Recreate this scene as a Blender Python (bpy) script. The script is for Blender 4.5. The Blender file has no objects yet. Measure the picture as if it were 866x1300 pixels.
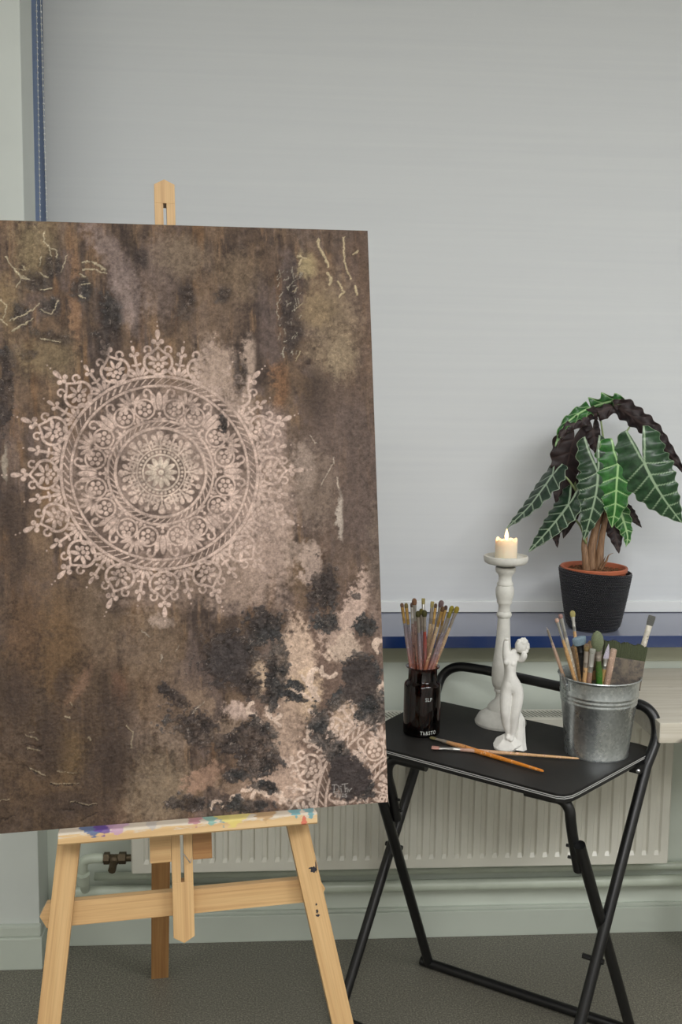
import bpy, bmesh, math, random
import numpy as np
from mathutils import Vector, Matrix

SC = bpy.context.scene
COL = SC.collection
rnd = random.Random(7)

# ------------------------------------------------------------------ camera
CAM_H, CAM_D = 1.46, 2.563
YAW, PITCH, ROLL = (math.radians(a) for a in (4.03, 6.52, 0.797))
_fw = np.array([math.sin(YAW)*math.cos(PITCH), math.cos(YAW)*math.cos(PITCH), -math.sin(PITCH)])
_rt = np.array([math.cos(YAW), -math.sin(YAW), 0.0])
_dn = np.cross(_fw, _rt)
CR = _rt*math.cos(ROLL) - _dn*math.sin(ROLL)
CDN = _dn*math.cos(ROLL) + _rt*math.sin(ROLL)
CF = _fw
CP = np.array([0.0, -CAM_D, CAM_H])
cd = bpy.data.cameras.new('camera')
cd.sensor_fit = 'VERTICAL'; cd.sensor_height = 36.0; cd.sensor_width = 24.0
cd.lens = 1264/1300*36; cd.clip_start = 0.05; cd.clip_end = 50
cam = bpy.data.objects.new('camera', cd); COL.objects.link(cam)
M = Matrix(((CR[0], -CDN[0], -CF[0], CP[0]), (CR[1], -CDN[1], -CF[1], CP[1]), (CR[2], -CDN[2], -CF[2], CP[2]), (0, 0, 0, 1)))
cam.matrix_world = M
SC.camera = cam

# ------------------------------------------------------------------ world, lamps, exposure
w = bpy.data.worlds.new('world'); SC.world = w; w.use_nodes = True
w.node_tree.nodes['Background'].inputs[0].default_value = (0.02, 0.03, 0.05, 1)
w.node_tree.nodes['Background'].inputs[1].default_value = 1.0

def area(name, loc, size, power, col=(1, 0.97, 0.92), rot=(0, 0, 0)):
    l = bpy.data.lights.new(name, 'AREA'); l.shape = 'RECTANGLE'; l.size, l.size_y = size
    l.energy = power; l.color = col
    o = bpy.data.objects.new(name, l); COL.objects.link(o); o.location = loc; o.rotation_euler = rot
    return o
area('ceiling_lamp_light', (1.9, -2.7, 2.93), (1.6, 1.2), 68, (0.98, 0.985, 0.99))
area('ceiling_lamp_light', (0.0, -3.7, 2.93), (1.8, 1.0), 68, (0.98, 0.985, 0.99))
area('ceiling_lamp_light', (-1.4, -2.2, 2.93), (1.0, 1.0), 16, (0.98, 0.985, 0.99))

SC.view_settings.view_transform = 'Standard'
SC.view_settings.look = 'None'
SC.view_settings.gamma = 1.0
SC.view_settings.use_curve_mapping = False
SC.view_settings.exposure = 0.0

# ------------------------------------------------------------------ helpers
def V(*a): return np.array(a, float)
def sight(px, py, y):          # point seen at (px,py) of an 866x1300 sheet, on the vertical plane at depth y
    d = CR*(px-433)/1264 + CDN*(py-650)/1264 + CF
    return CP + d*((y-CP[1])/d[1])
def sightz(px, py, z):
    d = CR*(px-433)/1264 + CDN*(py-650)/1264 + CF
    return CP + d*((z-CP[2])/d[2])
def lin(c):
    c = c/255.0
    return c/12.92 if c <= 0.04045 else ((c+0.055)/1.055)**2.4
def rgb(r, g, b): return (lin(r), lin(g), lin(b), 1.0)

def tag(o, label=None, cat=None, group=None, kind=None):
    if label: o['label'] = label
    if cat: o['category'] = cat
    if group: o['group'] = group
    if kind: o['kind'] = kind
    return o
def empty(name, loc, label=None, cat=None, group=None, kind=None):
    o = bpy.data.objects.new(name, None); COL.objects.link(o)
    o.location = tuple(loc); o.empty_display_size = 0.05
    return tag(o, label, cat, group, kind)
def obj(name, vf, mat, parent=None, smooth=False, base=None, attrs=None):
    """vf = (verts in world space, faces). The origin goes to the parent's location or to base."""
    vs, fs = vf
    vs = np.asarray(vs, float)
    me = bpy.data.meshes.new(name)
    L = np.array(parent.location if parent is not None and parent.type == 'EMPTY' else (0, 0, 0), float)
    if parent is not None and parent.type != 'EMPTY':
        L = np.array(parent.get('_o', (0, 0, 0)), float)
    own = L if base is None else np.asarray(base, float)
    me.from_pydata([tuple(v) for v in (vs-own)], [], fs)
    me.update()
    bm = bmesh.new(); bm.from_mesh(me); bmesh.ops.recalc_face_normals(bm, faces=bm.faces); bm.to_mesh(me); bm.free()
    if smooth:
        for p in me.polygons: p.use_smooth = True
        if smooth != 'all':
            try: me.set_sharp_from_angle(angle=math.radians(40))
            except Exception: pass
    if attrs:
        for k, arr in attrs.items():
            arr = np.asarray(arr, np.float32)
            if arr.shape[1] == 3:
                a = me.attributes.new(k, 'FLOAT_VECTOR', 'POINT'); a.data.foreach_set('vector', arr.ravel())
            else:
                a = me.attributes.new(k, 'FLOAT_COLOR', 'POINT'); a.data.foreach_set('color', arr.ravel())
    o = bpy.data.objects.new(name, me); COL.objects.link(o)
    if mat is not None: me.materials.append(mat)
    if parent is not None:
        o.parent = parent
        o.location = tuple(own-L)
    else:
        o.location = tuple(own)
    PORG[o.name] = own
    return o
PORG = {}
def sub(name, vf, mat, parent, **k):      # a sub-part: parent is itself a mesh part
    L = PORG[parent.name]
    o = obj(name, vf, mat, None, base=L, **k)
    o.parent = parent; o.location = (0, 0, 0)
    return o
def join(*vfs):
    V_, F_ = [], []
    n = 0
    for v, f in vfs:
        v = np.asarray(v, float)
        V_.append(v); F_ += [tuple(i+n for i in q) for q in f]; n += len(v)
    return np.vstack(V_), F_
def box(x0, x1, y0, y1, z0, z1, bev=0.0):
    return obox(V((x0+x1)/2, (y0+y1)/2, (z0+z1)/2), V(1, 0, 0), V(0, 1, 0), V(0, 0, 1), (x1-x0)/2, (y1-y0)/2, (z1-z0)/2, bev)
def obox(c, a, b, n, ha, hb, hn, bev=0.0):
    bm = bmesh.new()
    bmesh.ops.create_cube(bm, size=2)
    for v in bm.verts: v.co = Vector((v.co.x*ha, v.co.y*hb, v.co.z*hn))
    if bev > 0:
        bmesh.ops.bevel(bm, geom=bm.edges[:], offset=min(bev, ha*.9, hb*.9, hn*.9), segments=2, profile=0.7, affect='EDGES')
    bm.verts.index_update()
    vs = np.array([c + a*v.co.x + b*v.co.y + n*v.co.z for v in bm.verts])
    fs = [tuple(v.index for v in f.verts) for f in bm.faces]
    bm.free()
    return vs, fs
def prism(poly, n0, n1, fr, bev=0.0):
    """poly of (x,u) extruded from n0 to n1 in the frame fr(x,u,n)"""
    bm = bmesh.new()
    lo = [bm.verts.new((x, u, n0)) for x, u in poly]; hi = [bm.verts.new((x, u, n1)) for x, u in poly]
    k = len(poly)
    bm.faces.new(lo[::-1]); bm.faces.new(hi)
    for i in range(k): bm.faces.new((lo[i], lo[(i+1) % k], hi[(i+1) % k], hi[i]))
    if bev > 0: bmesh.ops.bevel(bm, geom=bm.edges[:], offset=bev, segments=2, profile=0.7, affect='EDGES')
    bm.verts.index_update()
    vs = np.array([fr(*v.co) for v in bm.verts]); fs = [tuple(v.index for v in f.verts) for f in bm.faces]
    bm.free()
    return vs, fs
def catmull(P, n=8):
    P = [np.asarray(p, float) for p in P]
    if len(P) < 3: return [P[0]+(P[-1]-P[0])*i/n for i in range(n+1)]
    Q = [2*P[0]-P[1]] + P + [2*P[-1]-P[-2]]
    out = []
    for i in range(1, len(Q)-2):
        for k in range(n):
            t = k/n; a, b, c, d = Q[i-1], Q[i], Q[i+1], Q[i+2]
            out.append(0.5*((2*b) + (c-a)*t + (2*a-5*b+4*c-d)*t*t + (3*b-a-3*c+d)*t**3))
    out.append(P[-1])
    return out
def tube(P, r, seg=14, cap=True, flat=None):
    """tube through points P; r a number or one per point; flat=(dir, ratio) squashes it"""
    P = [np.asarray(p, float) for p in P]
    R = [r]*len(P) if np.isscalar(r) else list(r)
    vs, fs = [], []
    T0 = P[1]-P[0]; T0 /= np.linalg.norm(T0)
    up = V(0, 0, 1) if abs(T0[2]) < 0.9 else V(1, 0, 0)
    if flat is not None: up = np.asarray(flat[0], float)
    A = np.cross(T0, up); A /= np.linalg.norm(A); B = np.cross(A, T0)
    for i, p in enumerate(P):
        a, b = P[max(i-1, 0)], P[min(i+1, len(P)-1)]
        T = b-a; T = T/max(np.linalg.norm(T), 1e-9)
        A = A - T*(A@T); A /= np.linalg.norm(A); B = np.cross(A, T)
        q = 1.0 if flat is None else (flat[1][i] if not np.isscalar(flat[1]) else flat[1])
        for k in range(seg):
            c, s = math.cos(2*math.pi*k/seg), math.sin(2*math.pi*k/seg)
            vs.append(p + A*c*R[i] + B*s*R[i]*q)
    for i in range(len(P)-1):
        for k in range(seg):
            k2 = (k+1) % seg
            fs.append((i*seg+k, i*seg+k2, (i+1)*seg+k2, (i+1)*seg+k))
    if cap:
        fs.append(tuple(range(seg))[::-1]); fs.append(tuple((len(P)-1)*seg+k for k in range(seg)))
    return np.array(vs), fs
def lathe(prof, c, seg=48, axis=None):
    """prof list of (r, z) about a vertical axis (or tilted axis) through c"""
    ax = V(0, 0, 1) if axis is None else np.asarray(axis, float)/np.linalg.norm(axis)
    a = V(1, 0, 0); a = a-ax*(a@ax); a /= np.linalg.norm(a); b = np.cross(ax, a)
    vs, fs = [], []
    for r, z in prof:
        for k in range(seg):
            t = 2*math.pi*k/seg
            vs.append(np.asarray(c)+ax*z+a*r*math.cos(t)+b*r*math.sin(t))
    for i in range(len(prof)-1):
        for k in range(seg):
            k2 = (k+1) % seg
            fs.append((i*seg+k, i*seg+k2, (i+1)*seg+k2, (i+1)*seg+k))
    if prof[0][0] > 1e-6: fs.append(tuple(range(seg))[::-1])
    if prof[-1][0] > 1e-6: fs.append(tuple((len(prof)-1)*seg+k for k in range(seg)))
    return np.array(vs), fs
def sph(c, r, seg=12, rings=8, sc=(1, 1, 1)):
    vs, fs = lathe([(math.sin(math.pi*i/rings)*r, -math.cos(math.pi*i/rings)*r) for i in range(rings+1)], (0, 0, 0), seg)
    return vs*np.array(sc)+np.asarray(c), fs

# ------------------------------------------------------------------ materials
class Mat:
    def __init__(s, name, col=(0.5, 0.5, 0.5, 1), rough=0.5, metal=0.0, **k):
        s.m = bpy.data.materials.new(name); s.m.use_nodes = True
        s.n = s.m.node_tree.nodes; s.l = s.m.node_tree.links
        s.p = s.n['Principled BSDF']
        s.set('Base Color', col); s.set('Roughness', rough); s.set('Metallic', metal)
        for a, v in k.items(): s.set(a.replace('_', ' '), v)
    def set(s, k, v): s.p.inputs[k].default_value = v
    def add(s, t, **k):
        n = s.n.new(t)
        for a, v in k.items():
            if hasattr(n, a): setattr(n, a, v)
            else: n.inputs[a.replace('_', ' ')].default_value = v
        return n
    def link(s, a, b): s.l.new(a, b)
    def coord(s, kind='Object', scale=(1, 1, 1), attr=None):
        if attr:
            t = s.add('ShaderNodeAttribute', attribute_name=attr); out = t.outputs['Vector']
        else:
            t = s.add('ShaderNodeTexCoord'); out = t.outputs[kind]
        m = s.add('ShaderNodeMapping'); m.inputs['Scale'].default_value = scale
        s.link(out, m.inputs['Vector']); return m.outputs[0]
    def noise(s, co, scale=5, detail=4, rough=0.55, dist=0):
        n = s.add('ShaderNodeTexNoise'); n.inputs['Scale'].default_value = scale
        n.inputs['Detail'].default_value = detail; n.inputs['Roughness'].default_value = rough
        n.inputs['Distortion'].default_value = dist
        s.link(co, n.inputs['Vector']); return n.outputs['Fac']
    def ramp(s, fac, stops):
        r = s.add('ShaderNodeValToRGB'); e = r.color_ramp.elements
        while len(e) < len(stops): e.new(0.5)
        for i, (p, c) in enumerate(stops):
            e[i].position = p; e[i].color = c if len(c) == 4 else (*c, 1)
        s.link(fac, r.inputs[0]); return r.outputs[0]
    def mix(s, fac, a, b, mode='MIX'):
        n = s.add('ShaderNodeMix', data_type='RGBA', blend_type=mode)
        for sock, v in ((n.inputs[0], fac), (n.inputs[6], a), (n.inputs[7], b)):
            if hasattr(v, 'is_linked') or hasattr(v, 'links'): s.link(v, sock)
            else: sock.default_value = v
        return n.outputs[2]
    def math(s, op, a, b=None, c=None):
        n = s.add('ShaderNodeMath', operation=op)
        for i, v in enumerate((a, b, c)):
            if v is None: continue
            if hasattr(v, 'links'): s.link(v, n.inputs[i])
            else: n.inputs[i].default_value = v
        return n.outputs[0]
    def bump(s, h, strength=0.2, dist=0.002):
        b = s.add('ShaderNodeBump'); b.inputs['Strength'].default_value = strength; b.inputs['Distance'].default_value = dist
        s.link(h, b.inputs['Height']); s.link(b.outputs[0], s.p.inputs['Normal'])
    def color(s, c): s.link(c, s.p.inputs['Base Color'])

def paint(name, c, rough=0.5, var=0.04, scale=3, bump=0.08, bscale=140):
    m = Mat(name, rgb(*c), rough); co = m.coord()
    n = m.noise(co, scale, 4)
    m.color(m.ramp(n, [(0.3, rgb(*[x*(1-var) for x in c])), (0.7, rgb(*[min(255, x*(1+var)) for x in c]))]))
    m.bump(m.noise(co, bscale, 3), bump, 0.001)
    return m.m
def wood(name, c0, c1, c2, rough=0.45, k=1.0):
    m = Mat(name, rgb(*c1), rough)
    co = m.coord(attr='grain', scale=(2.0*k, 85*k, 85*k))
    n = m.noise(co, 1.0, 4, 0.55, 0.5)
    fine = m.noise(m.coord(attr='grain', scale=(8, 420, 420)), 1.0, 2)
    c = m.ramp(n, [(0.15, rgb(*c0)), (0.5, rgb(*c1)), (0.85, rgb(*c2))])
    f = m.ramp(fine, [(0.3, (0.86, 0.84, 0.80)), (0.65, (1, 1, 1))])
    c = m.mix(1.0, c, f, 'MULTIPLY')
    kn = m.noise(m.coord(attr='grain', scale=(7, 22, 22)), 1.0, 1, 0.3)
    c = m.mix(m.ramp(kn, [(0.74, (0, 0, 0)), (0.80, (1, 1, 1))]), c, rgb(*[x*0.62 for x in c0]))
    m.color(c); m.bump(fine, 0.12, 0.0006)
    return m.m
WOOD = wood('pine_wood', (178, 138, 92), (203, 166, 117), (214, 180, 132))
WOOD_D = wood('pine_wood_dark', (134, 92, 54), (166, 122, 76), (182, 142, 92))  # darker pine tone for the back leg and one tray block
WHITEWOOD = wood('whitewashed_wood', (186, 178, 162), (208, 202, 188), (218, 213, 202), 0.5)
HANDLEWOOD = wood('brush_wood', (176, 132, 86), (200, 158, 108), (214, 176, 128), 0.4, 3)
WALL = paint('pale_green_wall_paint', (210, 217, 206), 0.45, 0.03)
ROOMWALL = paint('room_wall_paint', (214, 212, 205), 0.7, 0.02)
PIER = paint('pier_paint', (206, 211, 206), 0.5, 0.03)
REVEAL = paint('reveal_paint', (196, 190, 180), 0.6, 0.03)
CEIL = paint('ceiling_paint', (228, 228, 224), 0.8, 0.01)
SKIRT = paint('skirting_paint', (192, 199, 188), 0.35, 0.02)
OLIVE = paint('olive_trim_paint', (182, 184, 162), 0.5, 0.03)
PIPE = paint('pipe_paint', (196, 204, 188), 0.3, 0.02, 20)
RAD = paint('radiator_enamel', (216, 214, 202), 0.3, 0.02, 8, 0.02)
BLUE = Mat('blue_sill_paint', rgb(14, 46, 100), 0.2, 0.0, IOR=1.95, Sheen_Weight=0.6, Sheen_Roughness=0.35).m
BLUEFR = paint('blue_frame_paint', (168, 188, 226), 0.5, 0.03)
WHITEPL = paint('white_plastic', (234, 236, 236), 0.35, 0.01)
BRASS = Mat('tarnished_brass', rgb(96, 84, 66), 0.45, 0.7).m
GLASSD = Mat('night_window_glass', rgb(10, 12, 16), 0.05).m
DARKSLOT = Mat('dark_slot', rgb(60, 62, 56), 0.7).m

def floor_mat():
    m = Mat('speckled_floor', rgb(96, 94, 84), 0.42); co = m.coord()
    n = m.noise(co, 230, 3, 0.75); big = m.noise(co, 1.7, 4)
    c = m.ramp(n, [(0.34, rgb(70, 68, 60)), (0.5, rgb(106, 103, 92)), (0.66, rgb(154, 149, 134))])
    c = m.mix(m.ramp(big, [(0.35, (0, 0, 0)), (0.7, (0.35, 0.35, 0.35))]), c, rgb(100, 99, 92))
    m.color(c); m.bump(n, 0.06, 0.0008); return m.m
FLOOR = floor_mat()
def blind_mat():
    m = Mat('grey_blind_fabric', rgb(214, 217, 219), 0.75); co = m.coord()
    wv = m.noise(m.coord(scale=(900, 1, 900)), 1, 2); st = m.noise(m.coord(scale=(1.2, 1, 60)), 1, 3)
    c = m.ramp(st, [(0.3, rgb(218, 221, 224)), (0.7, rgb(222, 225, 227))])
    m.color(c); m.bump(wv, 0.06, 0.0005); return m.m
BLIND = blind_mat()
def black_mat(name, c=(26, 26, 26), rough=0.4, chips=0.0):
    m = Mat(name, rgb(*c), rough); co = m.coord(); n = m.noise(co, 90, 5, 0.6)
    big = m.noise(co, 9, 5, 0.6)
    cc = m.ramp(big, [(0.35, rgb(*[x*0.8 for x in c])), (0.7, rgb(*[x*1.25 for x in c]))])
    if chips:
        cc = m.mix(m.ramp(n, [(chips, (0, 0, 0)), (chips+0.02, (1, 1, 1))]), cc, rgb(120, 120, 118))
    m.color(cc); m.bump(m.noise(co, 600, 2), 0.1, 0.0004); return m.m
BLACKTUBE = black_mat('black_tube_paint', (13, 13, 14), 0.36, 0.73)
BLACKTOP = black_mat('black_laminate', (30, 28, 26), 0.55, 0.80)
BLACKPL = black_mat('black_plastic', (12, 12, 13), 0.4)
STRIPE = paint('pale_edge_stripe', (190, 190, 188), 0.4)
STEEL = Mat('steel', rgb(190, 190, 192), 0.3, 1.0).m

# ------------------------------------------------------------------ the setting
def struct(name, vf, mat, **k):
    o = obj(name, vf, mat, None, **k); o['kind'] = 'structure'; return o
struct('floor', box(-2.6, 3.6, -4.6, 0.35, -0.1, 0.0), FLOOR)
struct('ceiling', box(-2.6, 3.6, -4.6, 0.35, 3.0, 3.1), CEIL)
# window wall: parapet below the sill, lintel above
struct('wall_back', join(box(-0.586, 3.5, 0.0, 0.35, 0.0, 0.828), box(-2.5, 3.5, 0.21, 0.35, 2.8, 3.0),
                         box(-2.5, -0.78, 0.21, 0.35, 0, 2.8)), WALL)
struct('wall_pier', box(-2.5, -0.586, -0.103, 0.015, 0.0, 3.0, 0.003), PIER)
struct('wall_left', box(-2.6, -2.5, -4.5, 0.35, 0.0, 3.0), ROOMWALL)
struct('wall_right', box(3.5, 3.6, -4.5, 0.35, 0.0, 3.0), ROOMWALL)
struct('wall_front', box(-2.6, 3.6, -4.6, -4.5, 0.0, 3.0), ROOMWALL)
# olive band under the sill
struct('trim_1', box(-0.586, 3.5, -0.006, 0.0, 0.768, 0.829, 0.001), OLIVE)
# baseboards
struct('baseboard_back', join(box(-0.586, 3.5, -0.018, 0.0, 0.0, 0.074, 0.003), box(-0.586, 3.5, -0.010, 0.0, 0.074, 0.082, 0.002)), SKIRT)
struct('baseboard_left', join(box(-2.5, -0.578, -0.125, -0.103, 0.0, 0.085, 0.004), box(-2.5, -0.580, -0.118, -0.103, 0.085, 0.115, 0.006),
                              box(-0.586, -0.576, -0.125, -0.018, 0.0, 0.085, 0.004)), SKIRT)
# window: frame, panes, sill
win = empty('window_1', (0.5, 0.21, 0.86), kind='structure')
obj('window_frame', join(box(-0.78, 3.5, 0.215, 0.26, 0.86, 0.93), box(-0.78, 3.5, 0.215, 0.26, 2.72, 2.8),
                         box(-0.78, -0.50, 0.205, 0.26, 0.86, 2.8), box(1.0, 1.07, 0.215, 0.26, 0.93, 2.72), box(2.4, 2.47, 0.215, 0.26, 0.93, 2.72)), BLUEFR, win)
obj('window_pane', join(box(-0.5, 1.0, 0.235, 0.241, 0.93, 2.72), box(1.07, 2.4, 0.235, 0.241, 0.93, 2.72), box(2.47, 3.5, 0.235, 0.241, 0.93, 2.72)), GLASSD, win)
obj('window_sill', box(-0.584, 3.5, -0.10, 0.214, 0.829, 0.86, 0.0015), BLUE, win)

# roller blind with its bottom rail and bead chain
BL = empty('roller_blind', (1.4, 0.185, 0.8665), 'large pale grey roller blind drawn down over the window above the blue sill', 'blind')
bx, bz = [], []
nx, nz = 60, 40
vs = []; fs = []
for j in range(nz+1):
    for i in range(nx+1):
        x = -0.597 + (3.4+0.597)*i/nx; z = 0.889+(2.9-0.889)*j/nz
        vs.append((x, 0.185+0.0012*math.sin(x*2.1+z)*math.sin(z*3.0), z))
for j in range(nz):
    for i in range(nx):
        a = j*(nx+1)+i; fs.append((a, a+1, a+nx+2, a+nx+1))
nb = len(vs)
vs2 = [(x, y+0.001, z) for x, y, z in vs]; fs2 = [tuple(k+nb for k in f[::-1]) for f in fs]
obj('blind_fabric', (vs+vs2, fs+fs2), BLIND, BL, smooth='all')
obj('bottom_rail', box(-0.597, 3.4, 0.179, 0.192, 0.8618, 0.8925, 0.002), WHITEPL, BL)
obj('roller_tube', tube([V(-0.62, 0.185, 2.93), V(3.4, 0.185, 2.93)], 0.028, 20), WHITEPL, BL)
beads = []
for (xa, ya, xb, yb) in ((46.2, 0, 51.0, 284), (51.4, -4, 59.6, 290)):
    A, B = sight(xa, ya, 0.12), sight(xb, yb, 0.12)
    B = A+(B-A)*1.32
    A = A+(A-B)*0.25
    n = int(np.linalg.norm(B-A)/0.0148)
    beads.append(tube([A, B], 0.0009, 6))
    for k in range(n+1): beads.append(sph(A+(B-A)*k/n, 0.0026, 8, 6))
    lastB = B
    if xa < 50: firstB = B
beads.append(tube(catmull([firstB, (firstB+lastB)/2-V(0, 0, 0.02), lastB], 6), 0.0012, 6))
obj('bead_chain', join(*beads), WHITEPL, BL, smooth=True)

# radiator
RX0, RX1, RZ0, RZ1, RY0, RY1 = -0.35, 1.052, 0.248, 0.648, -0.12, -0.045
RA = empty('radiator', (0.35, -0.08, 0.248), 'long white panel radiator with vertical grooves mounted on the wall below the blue sill', 'radiator')
xs = [RX0, RX0+0.004]
pitch = 0.0333
prof = []   # x, depth offset
x = RX0+0.022
while x < RX1-0.03:
    prof += [(x, 0), (x+0.0085, 0.0), (x+0.0125, 0.007), (x+0.0215, 0.007), (x+0.0255, 0.0)]
    x += pitch
prof = [(RX0, 0.004), (RX0+0.003, 0.0)] + prof + [(RX1-0.006, 0.0), (RX1-0.003, 0.0), (RX1, 0.004)]
rows = [(RZ0, 0.004, 0), (RZ0+0.003, 0, 0), (RZ0+0.026, 0, 0), (RZ0+0.036, 0, 1), (RZ1-0.036, 0, 1), (RZ1-0.026, 0, 0), (RZ1-0.003, 0, 0), (RZ1, 0.004, 0)]
vs = []; fs = []
for z, dy, on in rows:
    for xx, d in prof: vs.append((xx, RY0+dy+(d if on else (d if xx in (RX0, RX1) else 0)), z))
k = len(prof)
for j in range(len(rows)-1):
    for i in range(k-1): fs.append((j*k+i, j*k+i+1, (j+1)*k+i+1, (j+1)*k+i))
obj('front_panel', (vs, fs), RAD, RA)
obj('back_panel', box(RX0+0.004, RX1-0.004, RY1-0.004, RY1, RZ0+0.01, RZ1-0.01, 0.001), RAD, RA)
obj('side_cover', box(RX0-0.001, RX0+0.003, RY0+0.005, RY1, RZ0+0.006, RZ1, 0.001), RAD, RA)
obj('side_cover', box(RX1-0.003, RX1+0.001, RY0+0.005, RY1, RZ0+0.006, RZ1, 0.001), RAD, RA)
g = [box(RX0, RX1, RY0+0.003, RY0+0.013, RZ1-0.003, RZ1+0.001), box(RX0, RX1, RY1-0.012, RY1, RZ1-0.003, RZ1+0.001)]
x = RX0+0.008
while x < RX1:
    g.append(obox(V(x, (RY0+RY1)/2, RZ1-0.001), V(1, 0.35, 0)/1.06, V(-0.35, 1, 0)/1.06, V(0, 0, 1), 0.0024, 0.029, 0.0016)); x += 0.0105
obj('top_grille', join(*g), RAD, RA)
obj('convector', box(RX0+0.01, RX1-0.01, RY0+0.014, RY1-0.008, RZ0+0.02, RZ1-0.03), DARKSLOT, RA)
for xx in (RX0+0.2, RX1-0.2):
    obj('wall_bracket', box(xx-0.015, xx+0.015, RY1, 0.0, RZ0+0.03, RZ1-0.05), RAD, RA)
vl = obj('valve', join(tube([V(-0.352, -0.085, 0.276), V(-0.372, -0.085, 0.276)], 0.009, 16), tube([V(-0.368, -0.085, 0.276), V(-0.386, -0.085, 0.276)], 0.0155, 6),
                  tube([V(-0.384, -0.085, 0.276), V(-0.412, -0.085, 0.276)], 0.010, 16), sph((-0.398, -0.088, 0.272), 0.0145, 14, 10),
                  tube([V(-0.398, -0.10, 0.268), V(-0.398, -0.125, 0.262)], 0.010, 8), tube([V(-0.410, -0.085, 0.276), V(-0.424, -0.085, 0.276)], 0.0155, 6)), BRASS, RA, smooth=True)
# pipework along the wall
PP = empty('heating_pipe', (0.3, -0.03, 0.15), 'pale green painted heating pipes running along the wall below the radiator', 'pipe')
obj('lower_pipe', tube(catmull([V(-0.555, -0.036, 0.02), V(-0.555, -0.036, 0.10), V(-0.548, -0.036, 0.145), V(-0.51, -0.036, 0.160), V(-0.46, -0.036, 0.160)], 8)
                      + [V(0.5, -0.036, 0.160), V(1.5, -0.036, 0.160), V(3.49, -0.036, 0.160)], 0.0155, 16), PIPE, PP, smooth='all')
obj('upper_pipe', tube([V(-0.46, -0.022, 0.196), V(3.49, -0.022, 0.196)], 0.0105, 14), PIPE, PP, smooth='all')
obj('riser_pipe', tube(catmull([V(-0.425, -0.085, 0.276), V(-0.455, -0.085, 0.276), V(-0.475, -0.083, 0.268), V(-0.480, -0.078, 0.24), V(-0.481, -0.06, 0.20), V(-0.481, -0.036, 0.162)], 8), 0.0125, 16), PIPE, PP, smooth='all')
obj('pipe_joint', tube([V(-0.478, -0.083, 0.235), V(-0.481, -0.072, 0.205)], 0.0165, 16), PIPE, PP, smooth=True)
for xx in (0.10, 0.86, 1.9):
    obj('pipe_clip', box(xx-0.006, xx+0.006, -0.05, 0.0, 0.148, 0.178, 0.001), WHITEPL, PP)
pl = obj('baseboard_screw', tube([V(0.255, -0.0185, 0.052), V(0.255, -0.0205, 0.052)], 0.006, 12), SKIRT, PP)

def grain(vf, a, b):
    """grain vectors for a board: a = long axis, b = side axis"""
    v = np.asarray(vf[0]); a = np.asarray(a, float); a = a/np.linalg.norm(a)
    b = np.asarray(b, float); b = b-a*(a@b); b = b/np.linalg.norm(b); c = np.cross(a, b)
    off = V(rnd.random()*7, rnd.random()*3, rnd.random()*3)
    return {'grain': np.stack([v@a, v@b, v@c], 1)+off}

# pale wooden worktop at the right, on legs
WT = empty('wooden_desk', (1.6, -0.24, 0.0), 'pale whitewashed wooden desk with a thick top behind the metal bucket', 'desk')
wt = box(0.868, 2.30, -0.465, -0.012, 0.703, 0.75, 0.004)
obj('desk_top', wt, WHITEWOOD, WT, attrs=grain(wt, (1, 0, 0), (0, 1, 0)))
for (lx, ly) in ((1.16, -0.42), (1.16, -0.15), (2.24, -0.42), (2.24, -0.15)):
    lg = box(lx-0.025, lx+0.025, ly-0.025, ly+0.025, 0.0, 0.703, 0.003)
    obj('leg', lg, WHITEWOOD, WT, attrs=grain(lg, (0, 0, 1), (0, 1, 0)))

# ------------------------------------------------------------------ folding table
TA = math.radians(-37.5)
TU = V(math.cos(TA), math.sin(TA), 0); TV = V(-TU[1], TU[0], 0); TZ = V(0, 0, 1)
def tp(u, v, z): return TU*u + TV*v + TZ*z
TH = 0.68
FT = empty('folding_table', tp(0.66, 0, 0), 'small black folding table with a tubular frame and a raised rail, holding jar and bucket', 'table')
tpoly = [(0.376, -0.166), (0.364, -0.160), (0.359, -0.148), (0.3595, 0.192), (0.365, 0.206), (0.379, 0.213), (0.40, 0.2155), (0.915, 0.197), (0.938, 0.190), (0.948, 0.176),
         (0.949, 0.150), (0.8985, -0.150), (0.8935, -0.172), (0.884, -0.187), (0.870, -0.193), (0.855, -0.1925)]
def grow(poly, d):
    out = []; n = len(poly)
    for i in range(n):
        p0, p1, p2 = (np.array(poly[(i+k) % n]) for k in (-1, 0, 1))
        e1 = p1-p0; e2 = p2-p1
        n1 = np.array([-e1[1], e1[0]])/np.linalg.norm(e1); n2 = np.array([-e2[1], e2[0]])/np.linalg.norm(e2)
        m = n1+n2; m /= np.linalg.norm(m)
        out.append(tuple(p1 + m*d/max(0.5, m@n1)))
    return out
_a = sum(tpoly[i][0]*tpoly[(i+1) % len(tpoly)][1]-tpoly[(i+1) % len(tpoly)][0]*tpoly[i][1] for i in range(len(tpoly)))
sg = 1 if _a < 0 else -1
topo = obj('table_top', prism(tpoly, TH-0.017, TH, tp, 0.0008), BLACKTOP, FT)
eb = obj('edge_band', prism(grow(tpoly, 0.0012*sg), TH-0.0178, TH-0.0006, tp), BLACKPL, FT)
sub('pale_stripe', join(prism(grow(tpoly, 0.0016*sg), TH-0.0062, TH-0.0046, tp), prism(grow(tpoly, 0.0016*sg), TH-0.0100, TH-0.0084, tp)), STRIPE, eb)
R = 0.0122
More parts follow.
